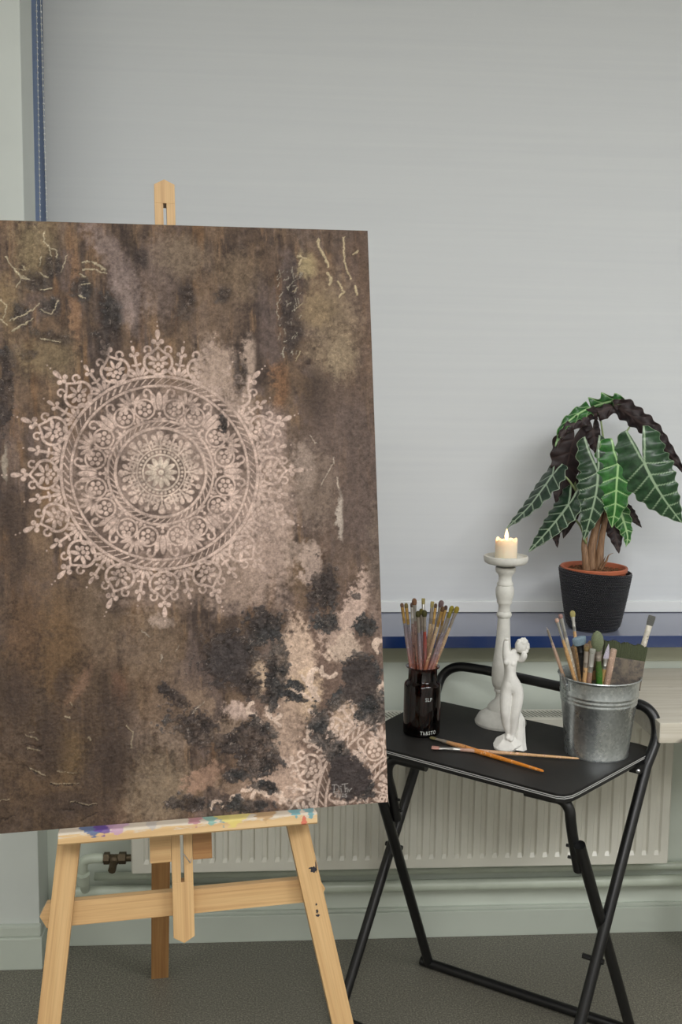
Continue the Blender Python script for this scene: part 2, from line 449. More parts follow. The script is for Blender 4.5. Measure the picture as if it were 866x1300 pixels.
# outer frame: two long legs joined by the rail behind the top
FL, FR = tp(0.362, -0.203, R), tp(0.903, -0.207, R)
HL, HR = tp(0.377, 0.180, 0.62), tp(0.953, 0.135, 0.655)
rail = catmull([HL, tp(0.379, 0.215, 0.70), tp(0.388, 0.236, 0.745), tp(0.425, 0.245, 0.770), tp(0.50, 0.243, 0.775)], 7)
rail += catmull([tp(0.80, 0.215, 0.772), tp(0.885, 0.202, 0.772), tp(0.925, 0.200, 0.768), tp(0.950, 0.195, 0.745), tp(0.959, 0.178, 0.705), HR], 8)
obj('outer_frame', tube([FL, FL+(HL-FL)*0.5]+rail+[HR+(FR-HR)*0.5, FR], R, 18), BLACKTUBE, FT, smooth=True)
obj('front_foot_bar', tube([FL-TU*0.012, FR+TU*0.012], R, 18), BLACKTUBE, FT, smooth=True)
# inner frame
BLf, BRf = tp(0.425, 0.125, R), tp(0.945, 0.147, R)
BLt, BRt = tp(0.437, -0.155, 0.565), tp(0.902, -0.137, 0.560)
obj('inner_leg', tube([BLf, BLt], R, 18), BLACKTUBE, FT, smooth=True)
obj('inner_leg', tube([BRf, BRt], R, 18), BLACKTUBE, FT, smooth=True)
obj('rear_foot_bar', tube([tp(0.403, 0.124, R), tp(0.965, 0.148, R)], R, 18), BLACKTUBE, FT, smooth=True)
for k, (uu, sgn) in enumerate(((0.452, 1), (0.886, -1))):
    P = [tp(uu+0.003*sgn*-1, -0.098, 0.487), tp(uu, -0.128, 0.56), tp(uu, -0.148, 0.607), tp(uu+0.004*sgn, -0.150, 0.635), tp(uu+0.020*sgn, -0.150, 0.651), tp(uu+0.05*sgn, -0.150, 0.652), tp(uu+0.10*sgn, -0.150, 0.652)]
    obj('support_arm', tube(catmull(P, 6), R*0.93, 16), BLACKTUBE, FT, smooth=True)
    for q in (0.515, 0.545):
        c = tp(uu, -0.098-(q-0.487)*0.41, q)
        obj('bolt', tube([c-TU*0.017, c+TU*0.017], 0.0035, 8), BLACKTUBE, FT)
for (a, z) in ((0.40, 0.33), (0.915, 0.33)):
    pass
xl = (FL+(HL-FL)*0.57); xr = (FR+(HR-FR)*0.42)
obj('pivot', tube([xl-TU*0.016, xl+TU*0.03], 0.006, 10), BLACKTUBE, FT)
obj('pivot', tube([xr+TU*0.016, xr-TU*0.03], 0.006, 10), BLACKTUBE, FT)
cR = tp(0.944, 0.128, 0.655)
br = obj('bracket', prism([(0.925, 0.10), (0.950, 0.10), (0.956, 0.15), (0.925, 0.15)], 0.645, 0.664, tp, 0.001), BLACKPL, FT)
sub('bolt_head', sph(cR+TU*0.002-TV*0.030-TZ*0.002, 0.005, 10, 8), STEEL, br)
br = obj('bracket', prism([(0.36, 0.14), (0.385, 0.14), (0.385, 0.19), (0.36, 0.19)], 0.645, 0.664, tp, 0.001), BLACKPL, FT)

def zfor(x, y, py):       # height above (x,y) that shows at sheet row py
    lo, hi = -1.0, 3.0
    for _ in range(50):
        m = (lo+hi)/2; q = V(x, y, m)-CP
        r = 650+1264*(CDN@q)/(CF@q)
        if r > py: lo = m
        else: hi = m
    return lo

# ------------------------------------------------------------------ candlestick, candle, flame
def plaster(name, c, rough=0.7, bscale=90, strength=0.15):
    m = Mat(name, rgb(*c), rough); co = m.coord()
    n = m.noise(co, bscale, 5, 0.6)
    m.color(m.ramp(n, [(0.3, rgb(*[x*0.95 for x in c])), (0.65, rgb(*c))])); m.bump(n, strength, 0.001)
    return m.m
CHALK = plaster('chalk_white_paint', (226, 224, 216), 0.6)
PLAST = plaster('white_plaster', (232, 230, 224), 0.75, 60, 0.2)
cb = sightz(635.5, 918, TH)
ROWS = [(934, 0), (923, 31.5), (920.5, 33), (917, 33.3), (914, 32.6), (908, 31.4), (903, 28.5), (899.5, 23.5), (897, 20), (895.5, 17.8), (893, 17.2), (889, 14.5), (884, 9), (881, 7.2), (878.5, 7.2), (877.5, 9.2), (875.5, 9.6), (874, 8.8),
        (871, 11.2), (866, 12.6), (858, 13.3), (848, 13.0), (835, 11.6), (820, 9.8), (805, 8.6), (790, 7.9), (784, 7.6), (782.5, 9.0), (780, 9.8), (777.5, 9.0), (776, 7.6), (768, 7.4), (766, 8.8), (764, 9.8), (762, 9.4),
        (759, 10.6), (753, 11.7), (747, 11.4), (743, 9.8), (742, 10.4), (740.5, 10.2), (738, 8.6), (733, 8.0), (729, 9.2), (726, 12.2), (723, 12.8), (720, 12.6), (717.5, 13.8), (715, 24.5), (713, 27.0), (708.5, 28.0), (705.5, 27.6), (705, 26.2), (708, 25.2), (709.5, 22), (710, 0)]
prof = []
z0 = 0
for py, r in ROWS:
    if py >= 917: z = {934: 0.0, 923: 0.0, 920.5: 0.002, 917: 0.006}[py]
    else: z = zfor(cb[0], cb[1], py + (4 if py > 880 else 0)) - TH
    prof.append((r/(530+0.0*z), z))
prof = [(r, max(z, 0)) for r, z in prof]
zs = [p[1] for p in prof]
CS = empty('candlestick', cb, 'tall turned white candlestick standing on the black table behind the figurine', 'candlestick')
obj('turned_stem', lathe(prof[:-9], cb, 56), CHALK, CS, smooth=True)
obj('drip_dish', lathe([(0.0, prof[-10][1])]+prof[-9:], cb, 56), CHALK, CS, smooth=True)
dishz = prof[-1][1]
candm = Mat('candle_wax', rgb(250, 232, 206), 0.5, Subsurface_Weight=0.7, Subsurface_Scale=0.012)
candm.p.inputs['Subsurface Radius'].default_value = (1.0, 0.75, 0.5)
CA = empty('pillar_candle', cb+V(0, 0, dishz), 'short lit cream pillar candle burning in the dish of the white candlestick', 'candle')
cz = zfor(cb[0], cb[1], 684.5)-TH
rc = 0.0262
cr = []
seg = 40
def cand(seg=48):
    pr = [(0.0, dishz), (rc*0.99, dishz), (rc, dishz+0.002), (rc, cz-0.004), (rc*0.98, cz-0.0008), (rc*0.93, cz), (rc*0.86, cz-0.0015), (rc*0.75, cz-0.008), (rc*0.4, cz-0.010), (0.0, cz-0.0105)]
    v, f = lathe(pr, cb, seg)
    v = v.copy()
    for i in range(len(v)):
        d = v[i]-cb; th = math.atan2(d[1], d[0])
        if d[2] > cz-0.006: v[i][2] += 0.0022*math.sin(3*th+0.6)+0.0016*math.sin(5*th+2)+0.0008*math.sin(9*th)
    return v, f
obj('wax_body', cand(), candm.m, CA, smooth='all')
obj('wick', tube([cb+V(0, 0, cz-0.011), cb+V(0.0005, 0, cz-0.004), cb+V(0.0012, 0, cz+0.002)], 0.0009, 8), Mat('burnt_wick', rgb(30, 24, 20), 0.9).m, CA)
fm = Mat('flame', (0, 0, 0, 1), 1.0); fm.set('Emission Color', (1.0, 0.60, 0.22, 1)); fm.set('Emission Strength', 6.0)
obj('flame', lathe([(0, cz-0.003), (0.0025, cz-0.001), (0.0042, cz+0.004), (0.0046, cz+0.008), (0.0036, cz+0.014), (0.0018, cz+0.020), (0.0006, cz+0.024), (0, cz+0.0255)], cb, 20), fm.m, CA, smooth='all')
pl_ = bpy.data.lights.new('candle_flame_light', 'POINT'); pl_.energy = 0.12; pl_.color = (1, 0.58, 0.25); pl_.shadow_soft_size = 0.004
po = bpy.data.objects.new('candle_flame_light', pl_); COL.objects.link(po); po.location = tuple(cb+V(0, 0, cz+0.032))

# ------------------------------------------------------------------ plaster figurine (one continuous skin mesh)
FB = sightz(645, 952, TH)
FGY = FB[1]
def fz(zx, zy, dy=0.0):     # 4.333x study of the figurine
    return sight(590+zx/4.333, 660+zy/4.333, FGY+dy)
SM = 1/2435.0
J = {}
def skin_mesh(nodes, links, root, sub_=2, smooth_sub=True):
    names = list(nodes)
    me = bpy.data.meshes.new('figure_tmp')
    me.from_pydata([tuple(nodes[n][0]) for n in names], [(names.index(a), names.index(b)) for a, b in links], [])
    o = bpy.data.objects.new('figure_tmp', me); COL.objects.link(o)
    o.modifiers.new('s', 'SKIN')
    for i, n in enumerate(names):
        sv = me.skin_vertices[0].data[i]; r = nodes[n][1]
        sv.radius = (r, r) if np.isscalar(r) else r
        sv.use_root = (n == root)
    m = o.modifiers.new('u', 'SUBSURF'); m.levels = sub_; m.render_levels = sub_
    bpy.context.view_layer.update()
    dg = bpy.context.evaluated_depsgraph_get(); ev = o.evaluated_get(dg); em = ev.to_mesh()
    vs = np.array([tuple(v.co) for v in em.vertices]); fs = [tuple(p.vertices) for p in em.polygons]
    ev.to_mesh_clear(); bpy.data.objects.remove(o); bpy.data.meshes.remove(me)
    return vs, fs
nd = {
 'pelvis': (fz(262, 900, 0.0), (56*SM, 42*SM)), 'hipL': (fz(233, 928, 0), 38*SM), 'hipR': (fz(286, 928, 0), 44*SM),
 'belly': (fz(250, 868, 0.0), (52*SM, 38*SM)), 'waist': (fz(250, 835, 0.001), (45*SM, 32*SM)), 'ribs': (fz(249, 800, 0.001), (48*SM, 34*SM)),
 'chest': (fz(252, 765, 0.001), (50*SM, 34*SM)), 'neckb': (fz(268, 728, 0.002), (24*SM, 20*SM)), 'neck': (fz(284, 712, 0.001), 15*SM), 
 'shL': (fz(226, 735, 0.001), 24*SM), 'armL': (fz(227, 700, 0.001), 20*SM), 'armL2': (fz(230, 657, 0.002), 17*SM),
 'shR': (fz(292, 750, 0.004), 18*SM), 'elR': (fz(312, 778, -0.006), 20*SM), 'foR': (fz(326, 754, -0.012), 20*SM), 'haR': (fz(330, 728, -0.014), 19*SM),
 'thL': (fz(226, 985, -0.003), 37*SM), 'knL': (fz(222, 1062, -0.006), 28*SM), 'caL': (fz(226, 1110, 0.002), 27*SM), 'anL': (fz(243, 1180, 0.006), 17*SM), 'ftL': (fz(232, 1212, -0.006), 12*SM),
 'thR': (fz(288, 990, -0.003), 40*SM), 'knR': (fz(274, 1075, -0.005), 29*SM), 'caR': (fz(270, 1120, 0.0), 27*SM), 'anR': (fz(260, 1190, 0.002), 17*SM), 'ftR': (fz(252, 1222, -0.010), 12*SM)}
lk = [('pelvis', 'hipL'), ('pelvis', 'hipR'), ('pelvis', 'belly'), ('belly', 'waist'), ('waist', 'ribs'), ('ribs', 'chest'), ('chest', 'neckb'), ('neckb', 'neck'),
      ('chest', 'shL'), ('shL', 'armL'), ('armL', 'armL2'), ('chest', 'shR'), ('shR', 'elR'), ('elR', 'foR'), ('foR', 'haR'),
      ('hipL', 'thL'), ('thL', 'knL'), ('knL', 'caL'), ('caL', 'anL'), ('anL', 'ftL'), ('hipR', 'thR'), ('thR', 'knR'), ('knR', 'caR'), ('caR', 'anR'), ('anR', 'ftR')]
body = skin_mesh(nd, lk, 'pelvis')
parts = [body]
hd = fz(311, 693, 0.0)
parts.append(sph(hd, 34*SM, 20, 14, (1.0, 1.05, 1.12)))
for (a, b, r, d) in ((300, 668, 14, -.004), (318, 662, 15, -.003), (336, 670, 14, -.003), (345, 686, 13, -.002), (346, 704, 13, -.004), (322, 678, 12, -.010), (340, 722, 12, -.006), (296, 682, 11, -.006), (330, 655, 9, 0), (350, 695, 9, .003)):
    parts.append(sph(fz(a, b, d), r*SM, 10, 8))
parts.append(sph(fz(303, 700, -0.0115), 5*SM, 8, 6, (1, 1, 1.4)))           # nose
parts.append(sph(fz(299, 713, -0.009), 8*SM, 8, 6))                       # chin
for (a, b) in ((229, 783), (264, 792)): parts.append(sph(fz(a, b, -0.0105), 17*SM, 14, 10))
parts.append(sph(fz(232, 655, -0.001), 13*SM, 10, 8, (1.1, 1, 0.6)))
FG = empty('plaster_figurine', FB, 'small white plaster figurine of a standing nude woman in front of the white candlestick', 'figurine')
fb = obj('figure', join(*parts), PLAST, FG, smooth='all')
rm = fb.modifiers.new('remesh', 'REMESH'); rm.mode = 'VOXEL'; rm.voxel_size = 0.0011; rm.use_smooth_shade = True
sm_ = fb.modifiers.new('smooth', 'SMOOTH'); sm_.factor = 0.5; sm_.iterations = 4
# rocky base rising behind the legs
bm = bmesh.new(); bmesh.ops.create_icosphere(bm, subdivisions=4, radius=1)
bv = []
r2 = random.Random(3)
ctrl = [(Vector((r2.uniform(-1, 1), r2.uniform(-1, 1), r2.uniform(-1, 1))).normalized(), r2.uniform(0.78, 0.98)) for _ in range(26)]
for v in bm.verts:
    p = v.co.copy(); m_ = 1.0
    for n_, d_ in ctrl:
        t_ = p.dot(n_)
        if t_ > 0.01: m_ = min(m_, d_/t_)
    p *= m_
    hz_ = (p.z+1)/2
    x = p.x*0.046*(1-0.45*hz_)+0.006*hz_; y = p.y*0.036*(1-0.35*hz_)+0.006*hz_; z = max(0, (p.z+0.55))*0.024
    bv.append(V(FB[0]+0.001+x, FB[1]+0.010+y, TH+z))
bf = [tuple(v.index for v in f.verts) for f in bm.faces]; bm.free()
base2 = tube([fz(285, 1262, 0.010), fz(292, 1215, 0.014), fz(300, 1150, 0.014), fz(303, 1100, 0.014), fz(294, 1050, 0.012)], [60*SM, 46*SM, 34*SM, 30*SM, 12*SM], 9)
obj('rock_base', join((np.array(bv), bf), base2), PLAST, FG)

# ------------------------------------------------------------------ text helper
def text_mesh(s, size, depth=0.0, font=None):
    c = bpy.data.curves.new('t', 'FONT'); c.body = s; c.size = size; c.align_x = 'CENTER'; c.space_character = 1.18
    c.resolution_u = 3
    o = bpy.data.objects.new('t', c); COL.objects.link(o); bpy.context.view_layer.update()
    dg = bpy.context.evaluated_depsgraph_get(); me = o.evaluated_get(dg).to_mesh()
    vs = np.array([tuple(v.co) for v in me.vertices]); fs = [tuple(p.vertices) for p in me.polygons]
    o.evaluated_get(dg).to_mesh_clear(); bpy.data.objects.remove(o); bpy.data.curves.remove(c)
    return vs, fs
def wrap_text(s, size, c, r, ang, z, k=1.0):
    v, f = text_mesh(s, size)
    out = []
    for p in v:
        a = ang + p[0]*k/r
        out.append(V(c[0]+r*math.cos(a), c[1]+r*math.sin(a), z+p[1]))
    return np.array(out), f

# ------------------------------------------------------------------ amber jar
jb = sightz(535, 930, TH)
gm = Mat('amber_glass', (0.085, 0.010, 0.003, 1), 0.04, 0.0, IOR=1.45, Transmission_Weight=1.0)
JR = empty('apothecary_jar', jb, 'dark amber glass jar with a flared neck, filled with used paint brushes', 'jar')
jh = zfor(jb[0], jb[1], 845.5)-TH; js = zfor(jb[0], jb[1], 864)-TH
ro = 0.0432
jp = [(0, 0.0), (ro-0.004, 0.0), (ro, 0.004), (ro, js-0.010), (ro-0.002, js-0.004), (0.0365, js+0.0005), (0.0338, js+0.004), (0.0335, jh-0.004), (0.0395, jh-0.0015), (0.0400, jh), (0.0385, jh+0.0012), (0.0315, jh-0.001),
      (0.0310, jh-0.006), (0.0310, js+0.003), (0.034, js-0.003), (ro-0.0035, js-0.011), (ro-0.0035, 0.008), (0, 0.005)]
obj('glass_body', lathe(jp, jb, 64), gm.m, JR, smooth=True)
PRINT = paint('white_print', (214, 214, 208), 0.5)
camd = math.atan2(CP[1]-jb[1], CP[0]-jb[0])
obj('printed_mark', wrap_text('SLP', 0.0125, jb, ro+0.0003, camd+0.36, zfor(jb[0], jb[1], 884), 0.8), PRINT, JR)
obj('printed_mark', wrap_text('Tk&STO', 0.0125, jb, ro+0.0003, camd+0.40, TH+0.0085, 0.8), PRINT, JR)

# ------------------------------------------------------------------ brushes
HM = {}
def handle_mat(top, bot, mid=None):
    k = (top, bot, mid)
    if k in HM: return HM[k]
    m = Mat('painted_handle', rgb(*top), 0.4)
    sx = m.add('ShaderNodeSeparateXYZ'); at = m.add('ShaderNodeAttribute', attribute_name='grain'); m.link(at.outputs['Vector'], sx.inputs[0])
    st = [(0.0, rgb(*bot)), (0.5, rgb(*bot))] + ([(0.74, rgb(*mid))] if mid else []) + [(1.0, rgb(*top))]
    c = m.ramp(sx.outputs[0], st)
    n = m.noise(m.coord(scale=(1, 1, 1)), 180, 4, 0.6)
    c = m.mix(m.ramp(n, [(0.56, (0, 0, 0)), (0.66, (0.75, 0.75, 0.75))]), c, rgb(*[min(255, x*1.25+12) for x in top]))
    n2 = m.noise(m.coord(scale=(1, 1, 1)), 95, 3, 0.6)
    c = m.mix(m.ramp(n2, [(0.60, (0, 0, 0)), (0.68, (0.7, 0.7, 0.7))]), c, rgb(78, 66, 66))
    m.color(c); HM[k] = m.m; return m.m
def bristle_mat(c):
    k = ('b',)+tuple(c)
    if k in HM: return HM[k]
    m = Mat('bristle', rgb(*c), 0.85); n = m.noise(m.coord(), 900, 3, 0.7)
    m.color(m.ramp(n, [(0.3, rgb(*[x*0.7 for x in c])), (0.7, rgb(*[min(255, x*1.2) for x in c]))])); m.bump(n, 0.6, 0.001)
    HM[k] = m.m; return m.m
GOLD = Mat('brass_ferrule', rgb(196, 158, 96), 0.35, 0.75).m
SILV = Mat('tin_ferrule', rgb(196, 194, 190), 0.3, 0.85).m
DULLF = Mat('paint_stained_ferrule', rgb(150, 140, 128), 0.5, 0.35).m
def brush(label, A, B, hr=0.0030, fl=0.034, fr=0.0030, bl=0.013, brd=0.0040, flat=0.6, hm=None, fm=GOLD, bm_=(110, 90, 40), shape='round', name='paint_brush', group=None, flatdir=None):
    """A = handle end, B = bristle tip"""
    A = np.asarray(A, float); B = np.asarray(B, float); L = np.linalg.norm(B-A); d = (B-A)/L
    root = empty(name, A, label, 'brush', group)
    side = np.cross(d, V(0, -1, 0)); side /= np.linalg.norm(side)
    fd = np.cross(side, d) if flatdir is None else flatdir
    q = lambda t: A+d*t
    hl = L-fl-bl
    ts = [0, 0.004, hl*0.25, hl*0.6, hl*0.85, hl]
    rs = [hr*0.35, hr*0.6, hr*0.8, hr*1.05, hr*1.25, fr*0.95]
    v, f = tube([q(t) for t in ts], rs, 12)
    g = np.repeat(np.array(ts)/hl, 12)
    obj('handle', (v, f), hm, root, smooth=True, attrs={'grain': np.stack([g, g*0, g*0], 1)})
    fpts = [hl-0.002, hl+fl*0.25, hl+fl*0.28, hl+fl*0.32, hl+fl*0.7, hl+fl]
    obj('ferrule', tube([q(t) for t in fpts], [fr, fr, fr*1.1, fr, fr*1.05, (fr+brd)/2], 14, flat=(fd, [1, 1, 1, 1, (1+flat)/2, flat])), fm, root, smooth=True)
    if shape == 'round': bt, br_ = [0, .25, .55, .8, .95, 1], [.72, .95, 1.0, .85, .5, .12]
    elif shape == 'flat': bt, br_ = [0, .3, .7, .94, 1], [.85, 1, 1.05, 1.0, .85]
    elif shape == 'mop': bt, br_ = [0, .15, .4, .7, .9, 1], [.4, .8, 1.05, .95, .6, .15]
    else: bt, br_ = [0, .3, .7, 1], [.8, .7, .4, .05]
    obj('bristles', tube([q(hl+fl-0.001+bl*t) for t in bt], [brd*x for x in br_], 14, flat=(fd, flat)), bristle_mat(bm_), root, smooth=True)
    return root
PINKH = handle_mat((150, 128, 122), (190, 104, 74), (172, 132, 120))
GREYH = handle_mat((128, 124, 132), (184, 108, 80), (150, 122, 120))
BLUEH = handle_mat((116, 120, 134), (176, 92, 66), (140, 116, 120))
REDH = handle_mat((150, 60, 48), (190, 88, 60), (140, 96, 92))
TANH = handle_mat((190, 166, 132), (186, 100, 66), (168, 136, 110))
BARE = handle_mat((196, 158, 112), (190, 146, 98))
PALEH = handle_mat((206, 198, 184), (196, 180, 156))
# (tip x, tip y, neck x, depth offset at neck, extra lean in depth, handle, ferrule, bristle colour, radii, length of bristles, shape, label)
JB = [
 (510, 765, 521.5, .000, .00, GREYH, GOLD, (112, 84, 66), .0040, .010, 'round', 'leftmost brush in the amber jar, gold ferrule and small brown tip leaning left'),
 (515.4, 765, 524, .010, .01, GREYH, GOLD, (120, 104, 62), .0042, .012, 'round', 'brush with olive tip and gold ferrule, second from the left in the jar'),
 (522.8, 764.5, 526, .016, .02, PINKH, SILV, (84, 66, 56), .0036, .011, 'round', 'thin brush with dark tip half hidden behind the tall brown tipped brush in the jar'),
 (525.8, 759, 531, -.006, -.01, PINKH, SILV, (116, 82, 58), .0052, .015, 'round', 'tall brush with thick brown tip and silver ferrule left of the middle of the jar'),
 (530.6, 775, 534, -.014, -.02, GREYH, DULLF, (70, 66, 30), .0052, .014, 'round', 'low brush with round dark olive tip, leftmost of three dark green tips in the jar'),
 (535.0, 772, 537, .000, -.01, GREYH, DULLF, (92, 86, 34), .0050, .014, 'round', 'brush with olive green tip between the two darker green tips in the jar'),
 (538.8, 774, 540, -.012, -.03, REDH, DULLF, (66, 64, 28), .0056, .015, 'round', 'brush with red painted handle and dark green round tip in the middle of the jar'),
 (537.6, 759, 537, .020, .03, PINKH, SILV, (150, 138, 88), .0038, .014, 'flat', 'thin brush with pale khaki tip rising behind the three green tips in the jar'),
 (549.2, 763, 541, .006, .01, TANH, DULLF, (160, 146, 92), .0038, .014, 'flat', 'brush with pale straw coloured tip right of the middle of the jar'),
 (553.6, 765.5, 544, .018, .02, TANH, GOLD, (88, 68, 48), .0036, .011, 'round', 'slim brush with dark brown tip and brass ferrule behind the thick blue grey brush'),
 (561.2, 761.5, 543, -.008, .00, BLUEH, DULLF, (104, 84, 84), .0058, .016, 'round', 'thick brush with mauve brown tip and blue grey handle in the jar'),
 (563.0, 769.5, 541, -.018, -.02, TANH, GOLD, (96, 70, 44), .0040, .012, 'round', 'brush with brown tip and wide gold ferrule in front of the thick blue grey brush'),
 (566.8, 768, 549, .012, .02, TANH, GOLD, (80, 62, 58), .0040, .011, 'round', 'brush with small dark plum tip just right of the gold ferruled brown one'),
 (574.8, 768.5, 550, -.004, .01, GREYH, DULLF, (140, 128, 44), .0052, .015, 'round', 'brush with olive yellow tip leaning right, second from the right in the jar'),
 (572.2, 775.5, 546, -.014, -.02, GREYH, DULLF, (128, 116, 44), .0044, .016, 'round', 'brush with dull yellow tip just below the olive yellow one in the jar'),
 (581.5, 769.5, 552, .002, -.01, TANH, DULLF, (142, 124, 38), .0054, .015, 'round', 'rightmost brush in the jar, mustard tip and speckled handle leaning far right'),
]
for (tx, ty, nx_, dn_, dl, hm, fm_, bc, br_, bl_, shp, lab) in JB:
    N_ = sight(nx_, 846, jb[1]+dn_); T_ = sight(tx, ty, jb[1]+dn_*1.2+dl)
    d_ = (T_-N_)/np.linalg.norm(T_-N_)
    A_ = N_ - d_*((N_[2]-(TH+0.009))/d_[2])
    off = A_-jb; h_ = math.hypot(off[0], off[1])
    if h_ > 0.033: A_ = V(jb[0]+off[0]*0.033/h_, jb[1]+off[1]*0.033/h_, A_[2])
    brush(lab, A_, T_, hr=0.0036, fl=0.036, fr=0.0036, bl=bl_*1.1, brd=br_*1.12, flat=0.6 if shp == 'flat' else 0.85, hm=hm, fm=fm_, bm_=bc, shape=shp, group='paint brushes standing in the amber jar')
# the two lying on the table
def onT(px, py, h): return sightz(px, py, TH+h)
brush('flat brush with pink bristles and silver ferrule lying across the other brush on the table', onT(735, 963, 0.006), onT(547.5, 949, 0.005), hr=0.0038, fl=0.045, fr=0.0042, bl=0.018, brd=0.0085, flat=0.35,
      hm=handle_mat((190, 150, 136), (206, 164, 116), (198, 158, 124)), fm=SILV, bm_=(190, 140, 128), shape='flat', flatdir=V(0, 0, 1), group='brushes lying on the table')
brush('brush with orange painted handle lying on the table underneath the pink bristled brush', onT(690, 979, 0.0055), onT(546.5, 936, 0.005), hr=0.0050, fl=0.03, fr=0.0042, bl=0.016, brd=0.0065, flat=0.4,
      hm=handle_mat((190, 150, 110), (218, 132, 40), (214, 140, 70)), fm=DULLF, bm_=(118, 110, 72), shape='flat', flatdir=V(0, 0, 1), group='brushes lying on the table')

# ------------------------------------------------------------------ galvanised bucket
bb = sightz(757.0, 954.5, TH)
bh = zfor(bb[0], bb[1], 855.5)-TH
m = Mat('galvanised_steel', rgb(190, 196, 198), 0.30, 0.92); co = m.coord()
vo = m.add('ShaderNodeTexVoronoi'); vo.inputs['Scale'].default_value = 190; m.link(m.coord(), vo.inputs['Vector'])
sp = m.ramp(vo.outputs['Color'], [(0.1, rgb(178, 184, 186)), (0.6, rgb(196, 201, 203)), (0.95, rgb(214, 218, 218))])
n = m.noise(m.coord(), 14, 5, 0.6)
m.color(m.mix(m.ramp(n, [(0.4, (0, 0, 0)), (0.75, (0.4, 0.4, 0.4))]), sp, rgb(150, 156, 154)))
m.link(m.ramp(n, [(0.3, (0.22,)*3), (0.7, (0.38,)*3)]), m.p.inputs['Roughness']); m.bump(m.noise(m.coord(), 30, 3), 0.05, 0.001)
GALV = m.m
BU = empty('metal_bucket', bb, 'galvanised metal bucket full of old paint brushes on the right side of the black table', 'bucket')
r0, r1 = 0.0685, 0.0885
def br(z): return r0+(r1-r0)*z/bh
zr = [zfor(bb[0], bb[1], y)-TH+0.004 for y in (879, 884, 889)]
bp = [(0, 0.004), (r0-0.003, 0.004), (r0-0.002, 0.0), (r0+0.001, 0.0), (r0+0.0015, 0.004), (br(0.006), 0.006)]
for zc in sorted(zr): bp += [(br(zc-0.004), zc-0.004), (br(zc)+0.0014, zc-0.0015), (br(zc)+0.0014, zc+0.0015), (br(zc+0.004), zc+0.004)]
bp += [(r1-0.001, bh-0.006), (r1+0.0012, bh-0.004), (r1+0.0028, bh-0.0012), (r1+0.002, bh+0.001), (r1-0.0005, bh), (r1-0.002, bh-0.003), (br(bh*0.5)-0.002, bh*0.5), (r0-0.001, 0.006), (0, 0.006)]
obj('bucket_body', lathe(bp, bb, 72), GALV, BU, smooth=True)
ea = V(-0.93, -0.30, 0); ea /= np.linalg.norm(ea); et = V(-ea[1], ea[0], 0)
ec = bb+ea*(r1-0.0015)+V(0, 0, bh-0.016)
obj('handle_lug', join(obox(ec, et, V(0, 0, 1), ea, 0.010, 0.013, 0.0012, 0.001), tube([ec-et*0.0+ea*0.001, ec+ea*0.005], 0.004, 10)), GALV, BU)
tw = []
for k in range(3):
    pts = [ec+ea*0.003+V(0, 0, 0.004)]
    for i in range(1, 14):
        a = i*1.1+k*2.1
        pts.append(ec+ea*(0.004+0.0006*i)+et*0.006*math.cos(a)+V(0, 0, 0.002+0.0016*i+0.004*math.sin(a)))
    tw.append(tube(catmull(pts, 3), 0.0007, 6))
obj('wire_twist', join(*tw), STEEL, BU, smooth=True)
def inb(px, py, T, dy, zb=0.012, lim=0.060):
    """handle end inside the bucket for a tool whose tip is T and which crosses the rim at px,py"""
    N_ = sight(px, py, bb[1]+dy); d_ = (T-N_)/np.linalg.norm(T-N_)
    A_ = N_-d_*((N_[2]-(TH+zb))/d_[2]); off = A_-bb; h_ = math.hypot(off[0], off[1])
    if h_ > lim: A_ = V(bb[0]+off[0]*lim/h_, bb[1]+off[1]*lim/h_, A_[2])
    return A_
def bbrush(label, tx, ty, nx_, ny_, dyn, dyt, **k):
    k.setdefault('group', 'old brushes in the metal bucket')
    T = sight(tx, ty, bb[1]+dyt); return brush(label, inb(nx_, ny_, T, dyn), T, **k)
bbrush('slim handle with a pointed pinkish tip leaning left, leftmost stick in the bucket', 694, 795.5, 712, 848, -.02, -.04, hr=.0032, fl=.03, fr=.0026, bl=.008, brd=.0016, flat=.9, hm=handle_mat((186, 160, 146), (196, 158, 120)), fm=DULLF, bm_=(190, 176, 170), shape='point')
bbrush("wooden brush with small pink tip and long silver ferrule at the bucket's left", 706.3, 784.5, 728, 856, -.035, -.05, hr=.0036, fl=.040, fr=.0030, bl=.010, brd=.0046, flat=.8, hm=BARE, fm=SILV, bm_=(196, 160, 142))
bbrush('brush with mauve tip and silver ferrule just right of the pink tipped one', 711, 779, 729, 850, -.02, -.03, hr=.0034, fl=.042, fr=.0038, bl=.011, brd=.0050, flat=.8, hm=PALEH, fm=SILV, bm_=(150, 118, 112))
bbrush('brush with olive yellow tip and shiny ferrule standing upright in front of the plant pot', 726.5, 774.5, 735, 850, .00, .01, hr=.0036, fl=.030, fr=.0036, bl=.015, brd=.0062, flat=.6, hm=BARE, fm=SILV, bm_=(160, 150, 96), shape='round')
bbrush('wide black handled brush with short blue grey bristles at the left of the bucket', 735, 808.5, 741, 852, -.03, -.045, hr=.006, fl=.022, fr=.0075, bl=.018, brd=.0150, flat=.4, hm=handle_mat((36, 36, 36), (30, 30, 30)), fm=BLACKPL, bm_=(120, 140, 152), shape='flat')
bbrush('round mop brush with a large grey green head in the middle of the bucket', 758, 800.5, 761, 862, -.045, -.06, hr=.0062, fl=.020, fr=.0060, bl=.047, brd=.0135, flat=.75, hm=handle_mat((70, 84, 44), (96, 160, 40), (60, 120, 40)), fm=DULLF, bm_=(112, 120, 92), shape='mop')
bbrush('short brush with brown tip and pale ferrule, between blue grey brush and mop', 745.5, 820, 742, 860, -.05, -.055, hr=.004, fl=.034, fr=.0052, bl=.012, brd=.0064, flat=.6, hm=BARE, fm=DULLF, bm_=(116, 98, 62))
